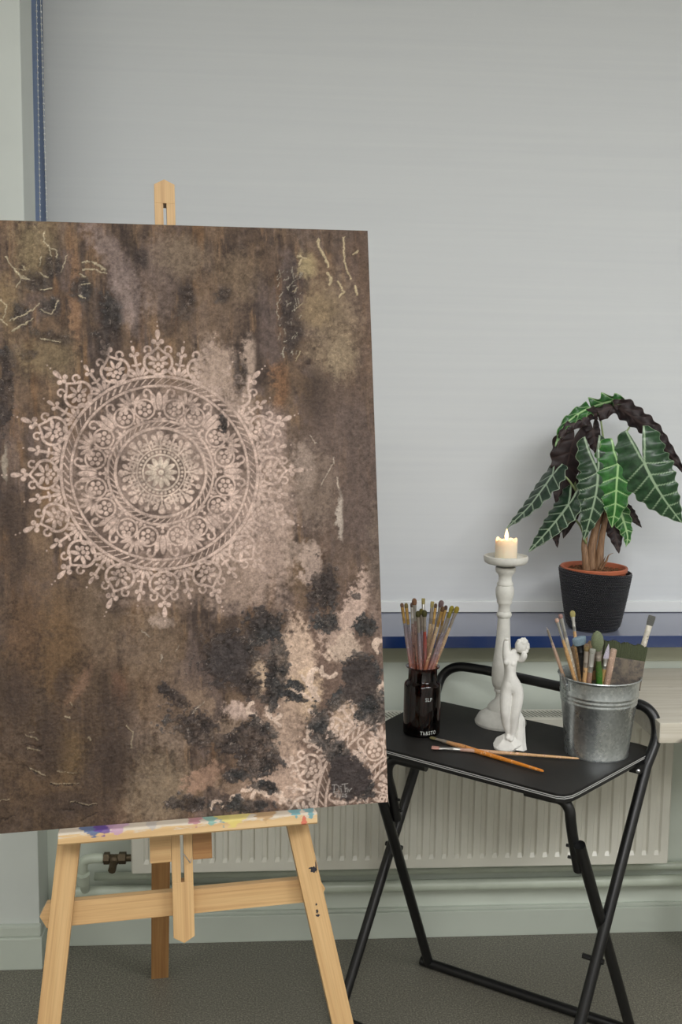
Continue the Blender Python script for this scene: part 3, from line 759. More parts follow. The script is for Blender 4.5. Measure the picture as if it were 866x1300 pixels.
bbrush('brush with grey white paint crusted ferrule directly left of the mop handle in the bucket', 753, 823, 747, 862, -.055, -.060, hr=.0045, fl=.040, fr=.0056, bl=.012, brd=.0066, flat=.5, hm=handle_mat((150, 120, 104), (150, 112, 90)), fm=SILV, bm_=(150, 150, 140), shape='flat')
bbrush('brush with lavender white pointed bristles right of the mop brush in the bucket', 773, 817, 765, 862, -.045, -.055, hr=.0040, fl=.022, fr=.0050, bl=.034, brd=.0085, flat=.45, hm=handle_mat((170, 140, 90), (150, 120, 80)), fm=SILV, bm_=(186, 180, 194), shape='point')
bbrush('white handled brush with dark grey bristles leaning right behind the wide flat brush', 828.5, 781, 808, 850, .02, .03, hr=.0052, fl=.018, fr=.0062, bl=.024, brd=.0085, flat=.5, hm=PALEH, fm=Mat('white_ferrule', rgb(204, 198, 184), 0.5).m, bm_=(92, 92, 88), shape='flat')
T = sight(779.5, 824, bb[1]-.055)
st = empty('wooden_stick', T, 'thick pinkish wooden stick with a blunt top in front of the wide flat brush', 'stick')
Aa = inb(771.5, 864, T, -.052); dd = (T-Aa)/np.linalg.norm(T-Aa); Ln = np.linalg.norm(T-Aa)
v, f = tube([Aa, Aa+dd*Ln*.5, Aa+dd*(Ln-.003), T], [.006, .0066, .0070, .0058], 14)
g = np.repeat(np.array([0, .5, .97, 1.]), 14)
obj('stick_body', (v, f), handle_mat((172, 146, 128), (160, 128, 108)), st, smooth=True, attrs={'grain': np.stack([g, g*0, g*0], 1)})
# wide flat brushes
def wide_brush(label, TL, TR, down, th, bl, fl, bc, ln, ferr):
    w_ = TR-TL; W = np.linalg.norm(w_); w_ /= W
    d_ = down-w_*(down@w_); d_ /= np.linalg.norm(d_); n_ = np.cross(w_, d_)
    c0 = (TL+TR)/2
    root = empty('wide_flat_brush', c0+d_*ln, label, 'brush', 'wide flat brushes in the bucket')
    vs, fs = [], []
    nx_, nz_ = 60, 6
    r3 = random.Random(int(W*1e4))
    jit = [r3.uniform(0, 0.0035)+0.002*math.sin(i*0.35) for i in range(nx_+1)]
    for s_ in (1, -1):
        b0 = len(vs)
        for j in range(nz_+1):
            for i in range(nx_+1):
                t = j/nz_
                vs.append(c0 + w_*(i/nx_-.5)*W*(1-0.03*t) + d_*(jit[i]*(1-t)+bl*t) + n_*s_*(th*(0.35+0.15*t)+0.0005*math.sin(i*1.9+s_)))
        for j in range(nz_):
            for i in range(nx_):
                a = b0+j*(nx_+1)+i; fs.append((a, a+1, a+nx_+2, a+nx_+1))
    h_ = (nx_+1)*(nz_+1)
    for i in range(nx_): fs.append((i, i+1, h_+i+1, h_+i))
    for j in range(nz_):
        for i in (0, nx_): a = j*(nx_+1)+i; fs.append((a, a+nx_+1, h_+a+nx_+1, h_+a))
    obj('bristles', (vs, fs), bristle_mat(bc), root)
    cc = c0+d_*(bl+fl/2)
    fe = obj('ferrule', obox(cc, w_, d_, n_, W*0.485, fl/2, th*0.52, 0.002), ferr, root)
    hl = ln-bl-fl
    hv = join(obox(c0+d_*(bl+fl+0.010), w_, d_, n_, W*0.40, 0.012, th*0.45, 0.003), obox(c0+d_*(bl+fl+0.026+(hl-0.03)/2), w_, d_, n_, W*0.16, (hl-0.03)/2, th*0.4, 0.003))
    obj('handle', hv, HANDLEWOOD, root, attrs=grain(hv, d_, w_))
    return root
def stain_mat(name, c, c2):
    m = Mat(name, rgb(*c), 0.6, 0.2); n = m.noise(m.coord(), 45, 5, 0.65)
    m.color(m.ramp(n, [(0.42, rgb(*c)), (0.58, rgb(*c2))])); m.bump(n, 0.3, 0.001); return m.m
KF = stain_mat('crusted_ferrule', (124, 112, 98), (84, 78, 74))
wide_brush('very wide flat brush with green black bristles filling the right of the bucket', sight(768, 811.5, bb[1]-.004), sight(822, 820, bb[1]-.014), V(-0.34, -0.04, -1.0), .017, .034, .066, (66, 72, 48), .145, KF)
wide_brush('wide tan brush standing mostly hidden behind the mop brush at the back of the bucket', sight(722, 821, bb[1]+.022), sight(756, 813, bb[1]+.032), V(0.1, 0.0, -1.0), .014, .030, .036, (140, 118, 92), .140, stain_mat('tan_ferrule', (148, 128, 104), (116, 98, 80)))
# ------------------------------------------------------------------ potted plant
pb = V(sight(752.5, 799, -0.010)[0], -0.010, 0.86)
def pzf(py): return zfor(pb[0], pb[1], py)-pb[2]
phh = pzf(723)
m = Mat('woven_charcoal_plastic', rgb(52, 52, 56), 0.3)
at = m.add('ShaderNodeAttribute', attribute_name='grain'); sx = m.add('ShaderNodeSeparateXYZ'); m.link(at.outputs['Vector'], sx.inputs[0])
rowi = m.math('FLOOR', sx.outputs[1]); fx = m.math('FRACT', m.math('ADD', sx.outputs[0], m.math('MULTIPLY', rowi, 0.5))); fy = m.math('FRACT', sx.outputs[1])
hx = m.math('SINE', m.math('MULTIPLY', fx, math.pi)); hy = m.math('SINE', m.math('MULTIPLY', fy, math.pi))
hh = m.math('MULTIPLY', hx, hy); m.bump(hh, 1.0, 0.0022)
m.color(m.ramp(hh, [(0.0, rgb(34, 34, 37)), (0.6, rgb(58, 58, 62))]))  # weave shading painted in: darker between the bumps, paler on their tops
WOVEN = m.m
CPT = empty('cover_pot', pb, 'dark charcoal woven texture cover pot standing on the blue window sill', 'pot')
pr0, pr1 = 0.0685, 0.0945
Hn = 138; sg_ = 276
vs = []; gr = []
outp = [(0, 0.0), (pr0-0.010, 0.0), (pr0-0.003, 0.003), (pr0, 0.010)]
outp += [(pr0+(pr1-pr0)*((i/Hn)**0.85), 0.010+(phh-0.010)*i/Hn) for i in range(1, Hn+1)]
inp_ = [(pr1-0.003, phh+0.0005), (pr1-0.005, phh-0.004), (pr0-0.004, 0.012), (0, 0.010)]
pv, pf = lathe(outp+inp_, pb, sg_)
pv = pv.copy()
tilt = 0.060
for i in range(len(pv)):
    j, k = divmod(i, sg_)
    z = outp[j][1] if j < len(outp) else 0
    gr.append((k/sg_*92, z/0.0047, 0))
    if 4 <= j < len(outp)-3:
        row_ = int(z/0.0047); a_ = abs(math.sin(math.pi*(k/3+0.5*(row_ % 2))))*math.sin(math.pi*((z/0.0047) % 1.0))
        pv[i][:2] += (pv[i][:2]-pb[:2])/np.linalg.norm(pv[i][:2]-pb[:2])*0.0023*a_
    fz_ = (pv[i][2]-pb[2])/phh
    pv[i][2] -= tilt*(pv[i][0]-pb[0])*max(0, fz_)
obj('pot_body', (pv, pf), WOVEN, CPT, smooth=True, attrs={'grain': gr})
TERRA = plaster('terracotta_plastic', (186, 104, 72), 0.5, 50, 0.1)
pc = pb+V(-0.004, 0.0, 0.0)
PLT = empty('potted_plant', pc+V(0, 0, 0.012), 'arrow shaped dark green leaves with white veins on a plant in a terracotta pot', 'plant')
PLT['label'] = 'leafy plant with white veined arrow shaped leaves in a terracotta inner pot on the sill'
th_ = pzf(718.5)
tp_ = [(0, 0.012), (0.058, 0.012), (0.083, th_-0.012), (0.0865, th_-0.011), (0.0875, th_-0.002), (0.086, th_), (0.0815, th_-0.001), (0.080, th_-0.006), (0.078, th_-0.020), (0, th_-0.020)]
tv, tf = lathe(tp_, pc, 80)
obj('inner_pot', (tv, tf), TERRA, PLT, smooth=True)
# soil
m = Mat('bark_soil', rgb(120, 84, 58), 0.95); n = m.noise(m.coord(), 160, 5, 0.7)
m.color(m.ramp(n, [(0.3, rgb(70, 46, 30)), (0.55, rgb(128, 88, 58)), (0.75, rgb(168, 124, 84))])); m.bump(n, 0.8, 0.004)
SOIL = m.m
sv, sf = lathe([(0, 0.006), (0.02, 0.006), (0.04, 0.004), (0.06, 0.001), (0.079, -0.002), (0.079, -0.006), (0, -0.006)], pc+V(0, 0, th_-0.014), 60)
ch = [(sv, sf)]
r4 = random.Random(5)
for _ in range(260):
    a = r4.random()*6.283; r = 0.077*math.sqrt(r4.random())
    c = pc+V(r*math.cos(a), r*math.sin(a), th_-0.012+0.006*(1-r/0.079)+r4.uniform(0, .002))
    d1 = V(r4.uniform(-1, 1), r4.uniform(-1, 1), r4.uniform(-.4, .4)); d1 /= np.linalg.norm(d1); d2 = np.cross(d1, V(0, 0, 1)); d2 /= np.linalg.norm(d2)
    ch.append(obox(c, d1, d2, np.cross(d1, d2), r4.uniform(.0012, .004), r4.uniform(.0008, .002), r4.uniform(.0006, .0015)))
so = obj('soil', join(*ch), SOIL, PLT)
so['kind'] = 'stuff'
# stems
m = Mat('woody_petiole', rgb(138, 106, 80), 0.6); n = m.noise(m.coord(scale=(1, 1, 0.12)), 260, 4, 0.6)
m.color(m.ramp(n, [(0.3, rgb(104, 76, 54)), (0.55, rgb(142, 110, 82)), (0.8, rgb(168, 138, 106))])); m.bump(n, 0.4, 0.001)
BARK = m.m
PET = Mat('green_petiole', rgb(142, 158, 108), 0.4).m
sy = pb[1]
def ps(px, py, dy=0.0): return sight(px, py, sy+dy)
def stem(pts, radii, mat, name='stem'):
    P = catmull([ps(*p) for p in pts], 6)
    t = np.linspace(0, 1, len(P)); R_ = np.interp(t, np.linspace(0, 1, len(radii)), radii)
    return obj(name, tube(P, list(R_), 12), mat, PLT, smooth='all')
stem([(752, 727, -.002), (751, 700, .0), (757, 670, .004), (764, 645, .008), (771, 610, .010)], [.015, .0125, .010, .008, .006], BARK, 'trunk')
stem([(745, 726, -.010), (743, 705, -.010), (742, 690, -.004), (746, 660, .0)], [.011, .0090, .0080, .0060], BARK, 'trunk')
stem([(760, 727, -.008), (763, 690, -.008), (768, 662, -.004), (773, 640, .0)], [.013, .0088, .0075, .0055], BARK, 'trunk')
for pts in ([(763, 724, -.02), (770, 712, -.025), (773, 705, -.03), (779, 702, -.03)], [(761, 722, -.02), (766, 713, -.03), (769, 706, -.035)]):
    stem(pts, [.0035, .0028, .0014, .0004], BARK, 'dry_sheath')
stem([(767, 640, .01), (766, 600, .012), (766, 560, .012), (763, 534, .010)], [.0045, .0038, .0030, .0022], PET)
stem([(772, 640, .0), (782, 600, .0), (790, 560, .01), (800, 541, .02)], [.0042, .0034, .0028, .0022], PET)
stem([(752, 650, -.02), (742, 640, -.02), (724, 612, -.02), (709, 597, -.01)], [.0035, .0032, .0028, .002], PET)
stem([(744, 690, -.01), (738, 670, -.02), (728, 657, -.025), (718, 651, -.03)], [.0034, .003, .0024, .0018], PET)
stem([(757, 660, -.01), (757, 630, -.03), (758, 610, -.045), (758.5, 598, -.052)], [.004, .0036, .003, .002], PET)
stem([(768, 650, -.01), (779, 620, -.03), (784, 600, -.045), (785.5, 588, -.052)], [.004, .0036, .003, .002], PET)
stem([(772, 645, -.01), (795, 620, -.03), (812, 600, -.05), (818, 587, -.060)], [.004, .0036, .003, .002], PET)
stem([(748, 670, .01), (736, 640, .02), (728, 600, .02), (726, 560, .01)], [.0035, .003, .0026, .002], PET)
stem([(765, 660, .01), (780, 650, .02), (788, 646, .01)], [.0032, .0028, .002], PET)

# leaf material driven by per-vertex fields: x vein, y underside, z tone
m = Mat('alocasia_leaf', rgb(36, 66, 40), 0.3, IOR=1.45)
at = m.add('ShaderNodeAttribute', attribute_name='leaf'); sx = m.add('ShaderNodeSeparateXYZ'); m.link(at.outputs['Vector'], sx.inputs[0])
n = m.noise(m.coord(), 70, 4, 0.6)
darkg = m.ramp(n, [(0.3, rgb(28, 42, 34)), (0.7, rgb(50, 70, 56))])
brig = m.ramp(n, [(0.3, rgb(26, 78, 30)), (0.7, rgb(60, 128, 52))])
top = m.mix(sx.outputs[2], darkg, brig)
vein = m.mix(sx.outputs[2], rgb(150, 168, 146), rgb(164, 204, 136))
top = m.mix(sx.outputs[0], top, vein)
un = m.ramp(n, [(0.3, rgb(30, 22, 24)), (0.7, rgb(52, 38, 39))])
un = m.mix(m.math('MULTIPLY', sx.outputs[0], 0.35), un, rgb(84, 66, 60))
m.color(m.mix(sx.outputs[1], top, un))
m.link(m.math('MULTIPLY_ADD', sx.outputs[1], 0.25, 0.30), m.p.inputs['Roughness'])
LEAF = m.m
VW = V(0, 1, 0)
def leaf(label, mid, ia, wl, wr, phi=(0, 0), tone=0.0, cup=0.25, wav=0.0035, lobes=0.9, notch=0.35, nlat=6, curl=0.0, tipw=0.5, seed=0, flip=False):
    """mid: [(px,py,dy)...] along the midrib from the lobe end to the tip; ia = index where the petiole meets.
       wl, wr half widths in sheet px; phi = rotation of the blade about its rib at base and tip (degrees)"""
    rr = random.Random(seed)
    C_ = [ps(*p) for p in mid]
    n_ = 14
    P = catmull(C_, n_); P = np.array(P)
    # resample by arc length
    d = np.r_[0, np.cumsum(np.linalg.norm(np.diff(P, axis=0), axis=1))]
    da = d[ia*n_]; Ltot = d[-1]
    NY, NX = 96, 30
    ys = np.linspace(0, Ltot, NY+1)
    Q = np.stack([np.interp(ys, d, P[:, k]) for k in range(3)], 1)
    T = np.gradient(Q, axis=0); T /= np.linalg.norm(T, axis=1)[:, None]
    y = (ys-da)/(Ltot-da)             # <0 lobes, 0 attach, 1 tip
    ymin = y[0]
    sc = 1/480.0
    verts, leafa, faces = [], [], []
    lay = []
    for layer in (0, 1):
        rowsL = []
        for side in (-1, 1):
            W = (wl if side < 0 else wr)*sc
            ids = np.zeros((NY+1, NX+1), int)
            for j in range(NY+1):
                yy = y[j]
                if yy < 0:
                    q = yy/ymin if ymin < 0 else 0          # 0 at attach, 1 at lobe end
                    cen = notch*lobes
                    outer = cen*0.98+(lobes-cen*0.98)*math.sqrt(max(0, 1-(q**3.4)))
                    inner = cen*0.98*min(1.0, q**1.7)
                    inner = min(inner, outer*0.999)
                    if q > 0.999: inner = outer = cen*0.95
                else:
                    outer = lobes+(1-lobes)*math.sin(min(1, yy/0.16)*math.pi/2)
                    outer *= (1-yy**(1.55+tipw))**(0.9)
                    outer = outer*(1-0.25*yy)+0.012*(1-yy)
                    inner = 0
                sca = 1+0.075*math.sin((yy*nlat*1.0+0.15*side+seed)*2*math.pi)*(1-max(0, yy)**3)
                outer = max(outer*sca, inner+0.001)
                ph = math.radians(phi[0]+(phi[1]-phi[0])*max(0, min(1, (yy-ymin)/(1-ymin))))
                S0 = np.cross(VW, T[j]); nrm = np.linalg.norm(S0); S0 = S0/nrm if nrm > 1e-6 else V(1, 0, 0)
                if S0[0] < 0 and abs(T[j][2]) > 0.35: S0 = -S0
                if flip: S0 = S0*1
                N0 = np.cross(T[j], S0); N0 /= np.linalg.norm(N0)
                if N0[1] > 0: N0 = -N0                       # towards the room
                S = S0*math.cos(ph)+N0*math.sin(ph); Nn = N0*math.cos(ph)-S0*math.sin(ph)
                for i in range(NX+1):
                    xf = inner+(outer-inner)*i/NX
                    rel = i/NX if yy >= 0 else xf/max(outer, 1e-6)
                    dn = -cup*W*abs(xf)**1.6 + wav*math.sin((yy*nlat+0.25*side+seed*0.37)*2*math.pi)*rel**2.2*(1 if yy < .9 else .4)
                    # puckering between laterals
                    lat = 0.0
                    u = yy-0.16*xf if yy >= 0 else yy-0.05*xf
                    ph_ = u*nlat-0.05
                    dist = abs(ph_-round(ph_))/nlat*(Ltot-da)
                    bulge = 0.0016*(1-math.exp(-(dist/0.004)**2))*min(1, xf*3)
                    dn += bulge
                    p = Q[j]+S*side*xf*W+Nn*(dn-layer*0.0011)
                    mr = 0.0024*(1.15-0.75*max(0, yy))
                    vv = 0.0
                    ax_ = xf*W
                    if yy >= 0: vv = max(vv, 1-max(0, (ax_-mr)/0.0010))
                    else:
                        lc = notch*lobes*1.08*(abs(yy/ymin)**0.85)      # rib of each lobe
                        vv = max(vv, 1-max(0, (abs(xf-lc)*W-mr*0.65)/0.0010))
                    lw = 0.0012*(1.1-0.6*rel)
                    if round(ph_) >= 0 and yy >= -0.04 and round(ph_) < nlat:
                        vv = max(vv, 0.92*(1-max(0, (dist-lw)/0.0010)))
                    edge = (outer-xf)*W
                    vv = max(vv, 0.8*(1-max(0, (edge-0.0008)/0.0009)))
                    if yy < 0: vv = max(vv, 0.7*(1-max(0, ((xf-inner)*W-0.0006)/0.0009)) if inner > 0.03 else 0)
                    vv = max(0.0, min(1.0, vv))
                    ids[j, i] = len(verts); verts.append(p); leafa.append((vv, float(layer if not flip else 1-layer), tone))
            rowsL.append(ids)
            for j in range(NY):
                for i in range(NX):
                    a, b, c, e = ids[j, i], ids[j, i+1], ids[j+1, i+1], ids[j+1, i]
                    faces.append((a, b, c, e) if layer == 0 else (e, c, b, a))
        lay.append(rowsL)
    for s in (0, 1):
        A, B = lay[0][s], lay[1][s]
        for j in range(NY): faces.append((A[j, NX], A[j+1, NX], B[j+1, NX], B[j, NX]))
        for i in range(NX):
            faces.append((A[0, i], A[0, i+1], B[0, i+1], B[0, i]))
    o = obj('leaf', (verts, faces), LEAF, PLT, smooth='all', attrs={'leaf': leafa})
    if label: o['label'] = label
    return o
# front leaves
leaf('broad dark leaf', [(752, 553, -.045), (754, 572, -.052), (759, 599, -.058), (757, 625, -.062), (750, 655, -.058), (741, 686, -.045)], 2, 25, 24, (8, -10), 0.12, nlat=6, seed=1, lobes=0.86, notch=0.42)
leaf('bright green leaf', [(786, 557, -.050), (785, 572, -.056), (785, 588, -.060), (783, 615, -.066), (781, 645, -.062), (777, 670, -.05)], 2, 29, 28, (-8, 6), 0.85, nlat=5, seed=2, lobes=0.90, notch=0.36, tipw=.35)
leaf('broad dark leaf at the right', [(806, 543, -.066), (812, 565, -.074), (818, 587, -.080), (830, 612, -.084), (845, 636, -.080), (866, 664, -.065)], 2, 33, 34, (5, 12), 0.22, nlat=6, seed=3, lobes=0.88, notch=0.36)
# left side, seen slanting
leaf('narrow slanting leaf', [(709, 588, .0), (706, 594, -.005), (702, 602, -.012), (688, 622, -.03), (670, 645, -.045), (643, 671, -.06)], 2, 18, 18, (62, 60), 0.0, nlat=6, seed=4, wav=.002)
leaf('slanting leaf', [(731, 615, -.03), (728, 625, -.036), (722, 640, -.042), (708, 659, -.05), (692, 678, -.056), (671, 701, -.06)], 2, 20, 18, (48, 50), 0.05, nlat=6, seed=5, wav=.0025)
# dark undersides
leaf('dark purple underside of a hanging leaf', [(733, 540, .004), (729, 557, .0), (725, 570, .0), (719, 595, .004), (713, 615, .006), (706, 640, .006)], 1, 25, 25, (-20, 10), 0.0, nlat=5, seed=6, flip=True, tipw=.9)
leaf('dark purple underside of a hanging leaf', [(735, 590, .03), (732, 610, .03), (728, 640, .03), (722, 662, .028), (715, 684, .02)], 1, 20, 18, (0, 10), 0.0, nlat=5, seed=7, flip=True)
leaf('dark purple underside of a hanging leaf', [(712, 655, .0), (709, 665, .0), (706, 678, .0), (708, 696, .0)], 1, 7, 7, (20, 20), 0.0, nlat=4, seed=8, flip=True)
leaf('dark purple underside of a hanging leaf', [(772, 640, .012), (775, 655, .012), (781, 675, .010), (786, 703, .004)], 1, 14, 14, (0, 10), 0.0, nlat=5, seed=9, flip=True)
leaf('small green leaf low at the right', [(784, 640, .004), (788, 650, .0), (794, 668, -.004), (797, 682, -.004), (795, 695, .0)], 1, 13, 12, (10, -10), 0.7, nlat=4, seed=10)
leaf('dark purple underside of a hanging leaf', [(790, 640, .02), (796, 646, .02), (804, 656, .018), (815, 670, .01)], 1, 8, 7, (10, 10), 0.0, nlat=4, seed=11, flip=True)
leaf('dark purple underside of a hanging leaf', [(752, 532, .03), (753, 545, .03), (756, 562, .03), (760, 580, .03)], 1, 13, 10, (0, 0), 0.0, nlat=4, seed=12, flip=True)
# arching leaves at the top
leaf('arching leaf with a dark purple underside', [(792, 512, .016), (779, 515, .01), (762, 523, .0), (745, 530, -.010), (730, 537, -.018), (716, 547, -.024), (707, 570, -.026)], 1, 10, 11, (20, 20), 0.6, nlat=7, seed=13, wav=.007, cup=.4, flip=True, tipw=1.4, lobes=.6, notch=.2)
leaf('arching green leaf with ruffled white edge', [(791, 508, .024), (782, 508, .018), (762, 513, .006), (744, 520, -.004), (728, 530, -.012), (715, 543, -.018), (705, 567, -.022)], 1, 12, 11, (35, 30), 0.7, nlat=6, seed=15, wav=.009, cup=.3, tipw=1.4, lobes=.6, notch=.2)
leaf('dark underside of the long arching leaf', [(766, 512, .03), (776, 513, .024), (792, 521, .016), (810, 534, .0), (828, 548, -.016), (848, 573, -.03), (874, 606, -.045)], 1, 13, 14, (25, 20), 0.6, nlat=9, seed=14, wav=.010, cup=.5, flip=True, tipw=1.2, lobes=.7, notch=.2)

# ------------------------------------------------------------------ easel (in the plane of the leaning canvas)
CO = V(0.204, -0.923, 0.769)                    # lower right corner of the canvas face
_a, _t, _r = (math.radians(q) for q in (6.862, 9.467, 0.988))
_X = V(math.cos(_a), math.sin(_a), 0); _N = V(math.sin(_a), -math.cos(_a), 0); _U = V(0, 0, 1)*math.cos(_t)-_N*math.sin(_t)
CX = _X*math.cos(_r)+_U*math.sin(_r); CU = _U*math.cos(_r)-_X*math.sin(_r); CN = np.cross(CX, CU)
def ef(x, u, n): return CO+CX*x+CU*u+CN*n
def u_floor(x, n, z=0.0): return (z-CO[2]-CX[2]*x-CN[2]*n)/CU[2]
EA = empty('artist_easel', V(ef(-0.34, u_floor(-0.34, -0.03), -0.03)[0], ef(-0.34, u_floor(-0.34, -0.03), -0.03)[1], 0), 'light pine wooden easel with paint stained tray holding the large canvas', 'easel')
def board(name, vf, a, b, mat=WOOD, parent=EA):
    return obj(name, vf, mat, parent, attrs=grain(vf, a, b))
mc, mw = -0.3525, 0.0175
tilt_ = 0.0
sl = 0.0028
mast = join(prism([(mc-mw, -0.200), (mc, -0.210), (mc+mw, -0.200), (mc+mw, -0.110), (mc-mw, -0.110)], -0.046, -0.0205, ef, 0.0008),
            prism([(mc-mw, -0.110), (mc-sl, -0.110), (mc-sl, 0.42), (mc-mw, 0.42)], -0.046, -0.0205, ef, 0.0006),
            prism([(mc+sl, -0.110), (mc+mw, -0.110), (mc+mw, 0.42), (mc+sl, 0.42)], -0.046, -0.0205, ef, 0.0006),
            prism([(mc-mw, 0.42), (mc+mw, 0.42), (mc+mw, 0.60), (mc-mw, 0.60)], -0.046, -0.0205, ef, 0.0006),
            prism([(mc-mw, 0.60), (mc-sl, 0.60), (mc-sl, 1.045), (mc-mw, 1.045)], -0.046, -0.0205, ef, 0.0006),
            prism([(mc+sl, 0.60), (mc+mw, 0.60), (mc+mw, 1.045), (mc+sl, 1.045)], -0.046, -0.0205, ef, 0.0006),
            prism([(mc-mw, 1.045), (mc+mw, 1.045), (mc+mw, 1.078), (mc, 1.087), (mc-mw, 1.078)], -0.046, -0.0205, ef, 0.0008))
board('mast', mast, CU, CX)
# front legs
uA = 0.93
for (xt, xb_, sgn) in ((-0.535, -0.5705, -1), (-0.157, -0.1035, 1)):
    sl_ = (xb_-xt)/(-0.27)            # change of x per unit of u between -0.025 and -0.295
    def lx(u): return xt+sl_*(u+0.025)
    hw = 0.0183
    ub = u_floor(lx(-0.8), -0.03)
    ub2 = u_floor(lx(ub), -0.0205)
    poly = [(lx(ub)-hw, u_floor(lx(ub)-hw, -0.0205)), (lx(ub)+hw, u_floor(lx(ub)+hw, -0.0205)), (lx(uA)+hw, uA), (lx(uA)-hw, uA)]
    board('front_leg', prism(poly, -0.0455, -0.0205, ef, 0.0012), CU+CX*sl_, CX)
# crossbar with pointed ends, behind legs
def xb(u0, u1, x0, x1, tip): return [(x0, (u0+u1)/2), (x0+tip, u0), (x1-tip, u0), (x1, (u0+u1)/2), (x1-tip, u1), (x0+tip, u1)]
board('crossbar', prism(xb(-0.172, -0.132, -0.587, -0.107, 0.011), -0.066, -0.0462, ef, 0.001), CX, CU)
board('crossbar', prism(xb(0.60, 0.64, -0.46, -0.24, 0.011), -0.066, -0.0462, ef, 0.001), CX, CU)
# tray and its carrier block
mtray = Mat('stained_tray_wood', rgb(216, 186, 138), 0.5)
gco = mtray.coord(attr='grain', scale=(2.2, 60, 60)); nn = mtray.noise(gco, 1, 5, .6, .8)
cc_ = mtray.ramp(nn, [(0.25, rgb(190, 152, 104)), (0.5, rgb(208, 174, 126)), (0.78, rgb(218, 188, 144))])
at = mtray.add('ShaderNodeAttribute', attribute_name='stain'); sx = mtray.add('ShaderNodeSeparateXYZ'); mtray.link(at.outputs['Vector'], sx.inputs[0])
# stain.x = position along the tray (m), stain.y = 0 at the back edge .. 1 at the lower front
sn = mtray.noise(mtray.coord(attr='stain', scale=(30, 6, 1)), 1.0, 4, .6)
fall = mtray.math('SUBTRACT', mtray.math('ADD', sn, 0.10), sx.outputs[1])
whitep = mtray.ramp(fall, [(0.10, (0, 0, 0)), (0.20, (0.75,)*3)])
cc_ = mtray.mix(whitep, cc_, rgb(206, 200, 190))
for (x0, wd, col_, hi) in ((-0.492, 0.020, (60, 92, 140), 0.62), (-0.476, 0.014, (96, 62, 140), 0.58), (-0.455, 0.012, (188, 150, 176), 0.7), (-0.40, 0.012, (180, 172, 166), .5), (-0.33, 0.014, (176, 120, 130), 0.45), (-0.305, 0.010, (120, 170, 160), .6), (-0.285, 0.012, (120, 150, 150), 0.48), (-0.268, 0.020, (214, 196, 110), 0.7), (-0.215, .02, (176, 140, 96), .5), (-0.165, 0.010, (90, 160, 170), 0.5), (-0.152, 0.010, (206, 96, 80), 1.0), (-0.140, 0.008, (90, 150, 160), .55)):
    gx = mtray.math('ABSOLUTE', mtray.math('SUBTRACT', sx.outputs[0], x0))
    k = mtray.math('SUBTRACT', mtray.math('MULTIPLY_ADD', sn, 1.2, hi-0.45), mtray.math('ADD', mtray.math('DIVIDE', gx, wd*2.0), sx.outputs[1]))
    if hi == 1.0: k = mtray.math('SUBTRACT', mtray.math('MULTIPLY_ADD', sn, 1.0, 0.1), mtray.math('ADD', mtray.math('DIVIDE', gx, wd), mtray.math('ABSOLUTE', mtray.math('SUBTRACT', sx.outputs[1], 0.85))))
    cc_ = mtray.mix(mtray.ramp(k, [(0.06, (0, 0, 0)), (0.12, (0.85,)*3)]), cc_, rgb(*col_))
mtray.color(cc_)
tl, tr_ = -0.5475, -0.1295
tray = []
tpr = [(-0.0205, -0.0185), (0.030, -0.0185), (0.0325, -0.016), (0.0325, -0.002), (0.030, 0.000), (-0.0205, 0.0)]   # (n,u)
NXT = 120
tv = []; tf = []; st_ = []
dens = []
for a, b in zip(tpr, tpr[1:]+tpr[:1]):
    for k in range(6): dens.append((a[0]+(b[0]-a[0])*k/6, a[1]+(b[1]-a[1])*k/6))
for i in range(NXT+1):
    x = tl+(tr_-tl)*i/NXT
    for n_, u_ in dens:
        tv.append(ef(x, u_, n_))
        st_.append((x, min(1, max(0, (0.0325-n_)*0 + ((0.0 if u_ >= -0.001 else 0.30+(-u_)/0.0185*0.7) + (0.30*(n_+0.0)/0.0325 if u_ >= -0.001 else 0)))), 0))
K = len(dens)
for i in range(NXT):
    for k in range(K): tf.append((i*K+k, i*K+(k+1) % K, (i+1)*K+(k+1) % K, (i+1)*K+k))
tf.append(tuple(range(K))[::-1]); tf.append(tuple(NXT*K+k for k in range(K)))
ga = grain((tv, tf), CX, CU); ga['stain'] = st_
obj('tray', (tv, tf), mtray.m, EA, smooth=True, attrs=ga)
board('tray_block', prism([(mc-0.053, -0.072), (mc-0.052, -0.0745), (mc-0.0178, -0.0745), (mc-0.0178, -0.0187), (mc-0.053, -0.0187)], -0.050, -0.0205, ef, 0.001), CX, CU, WOOD)
board('tray_block', prism([(mc+0.0178, -0.0745), (mc+0.050, -0.0745), (mc+0.050, -0.0187), (mc+0.0178, -0.0187)], -0.050, -0.0205, ef, 0.001), CX, CU, WOOD_D)
# back leg
T0 = ef(mc, 0.97, -0.058); F0 = V(-0.275, -0.165, 0.0)
ad = (T0-F0)/np.linalg.norm(T0-F0); sd = CX-ad*(CX@ad); sd /= np.linalg.norm(sd); nd_ = np.cross(ad, sd)
Lb = np.linalg.norm(T0-F0)
rl = obox((T0+F0)/2, sd, ad, nd_, 0.0215, Lb/2, 0.0125, 0.002)
rl[0][:, 2] = np.maximum(rl[0][:, 2], 0.0)
board('back_leg', rl, ad, sd, WOOD_D)
obj('hinge', join(tube([ef(mc-0.022, 0.965, -0.050), ef(mc+0.022, 0.965, -0.050)], 0.004, 10), prism([(mc-0.012, 0.94), (mc+0.012, 0.94), (mc+0.012, 0.99), (mc-0.012, 0.99)], -0.050, -0.0455, ef)), STEEL, EA)
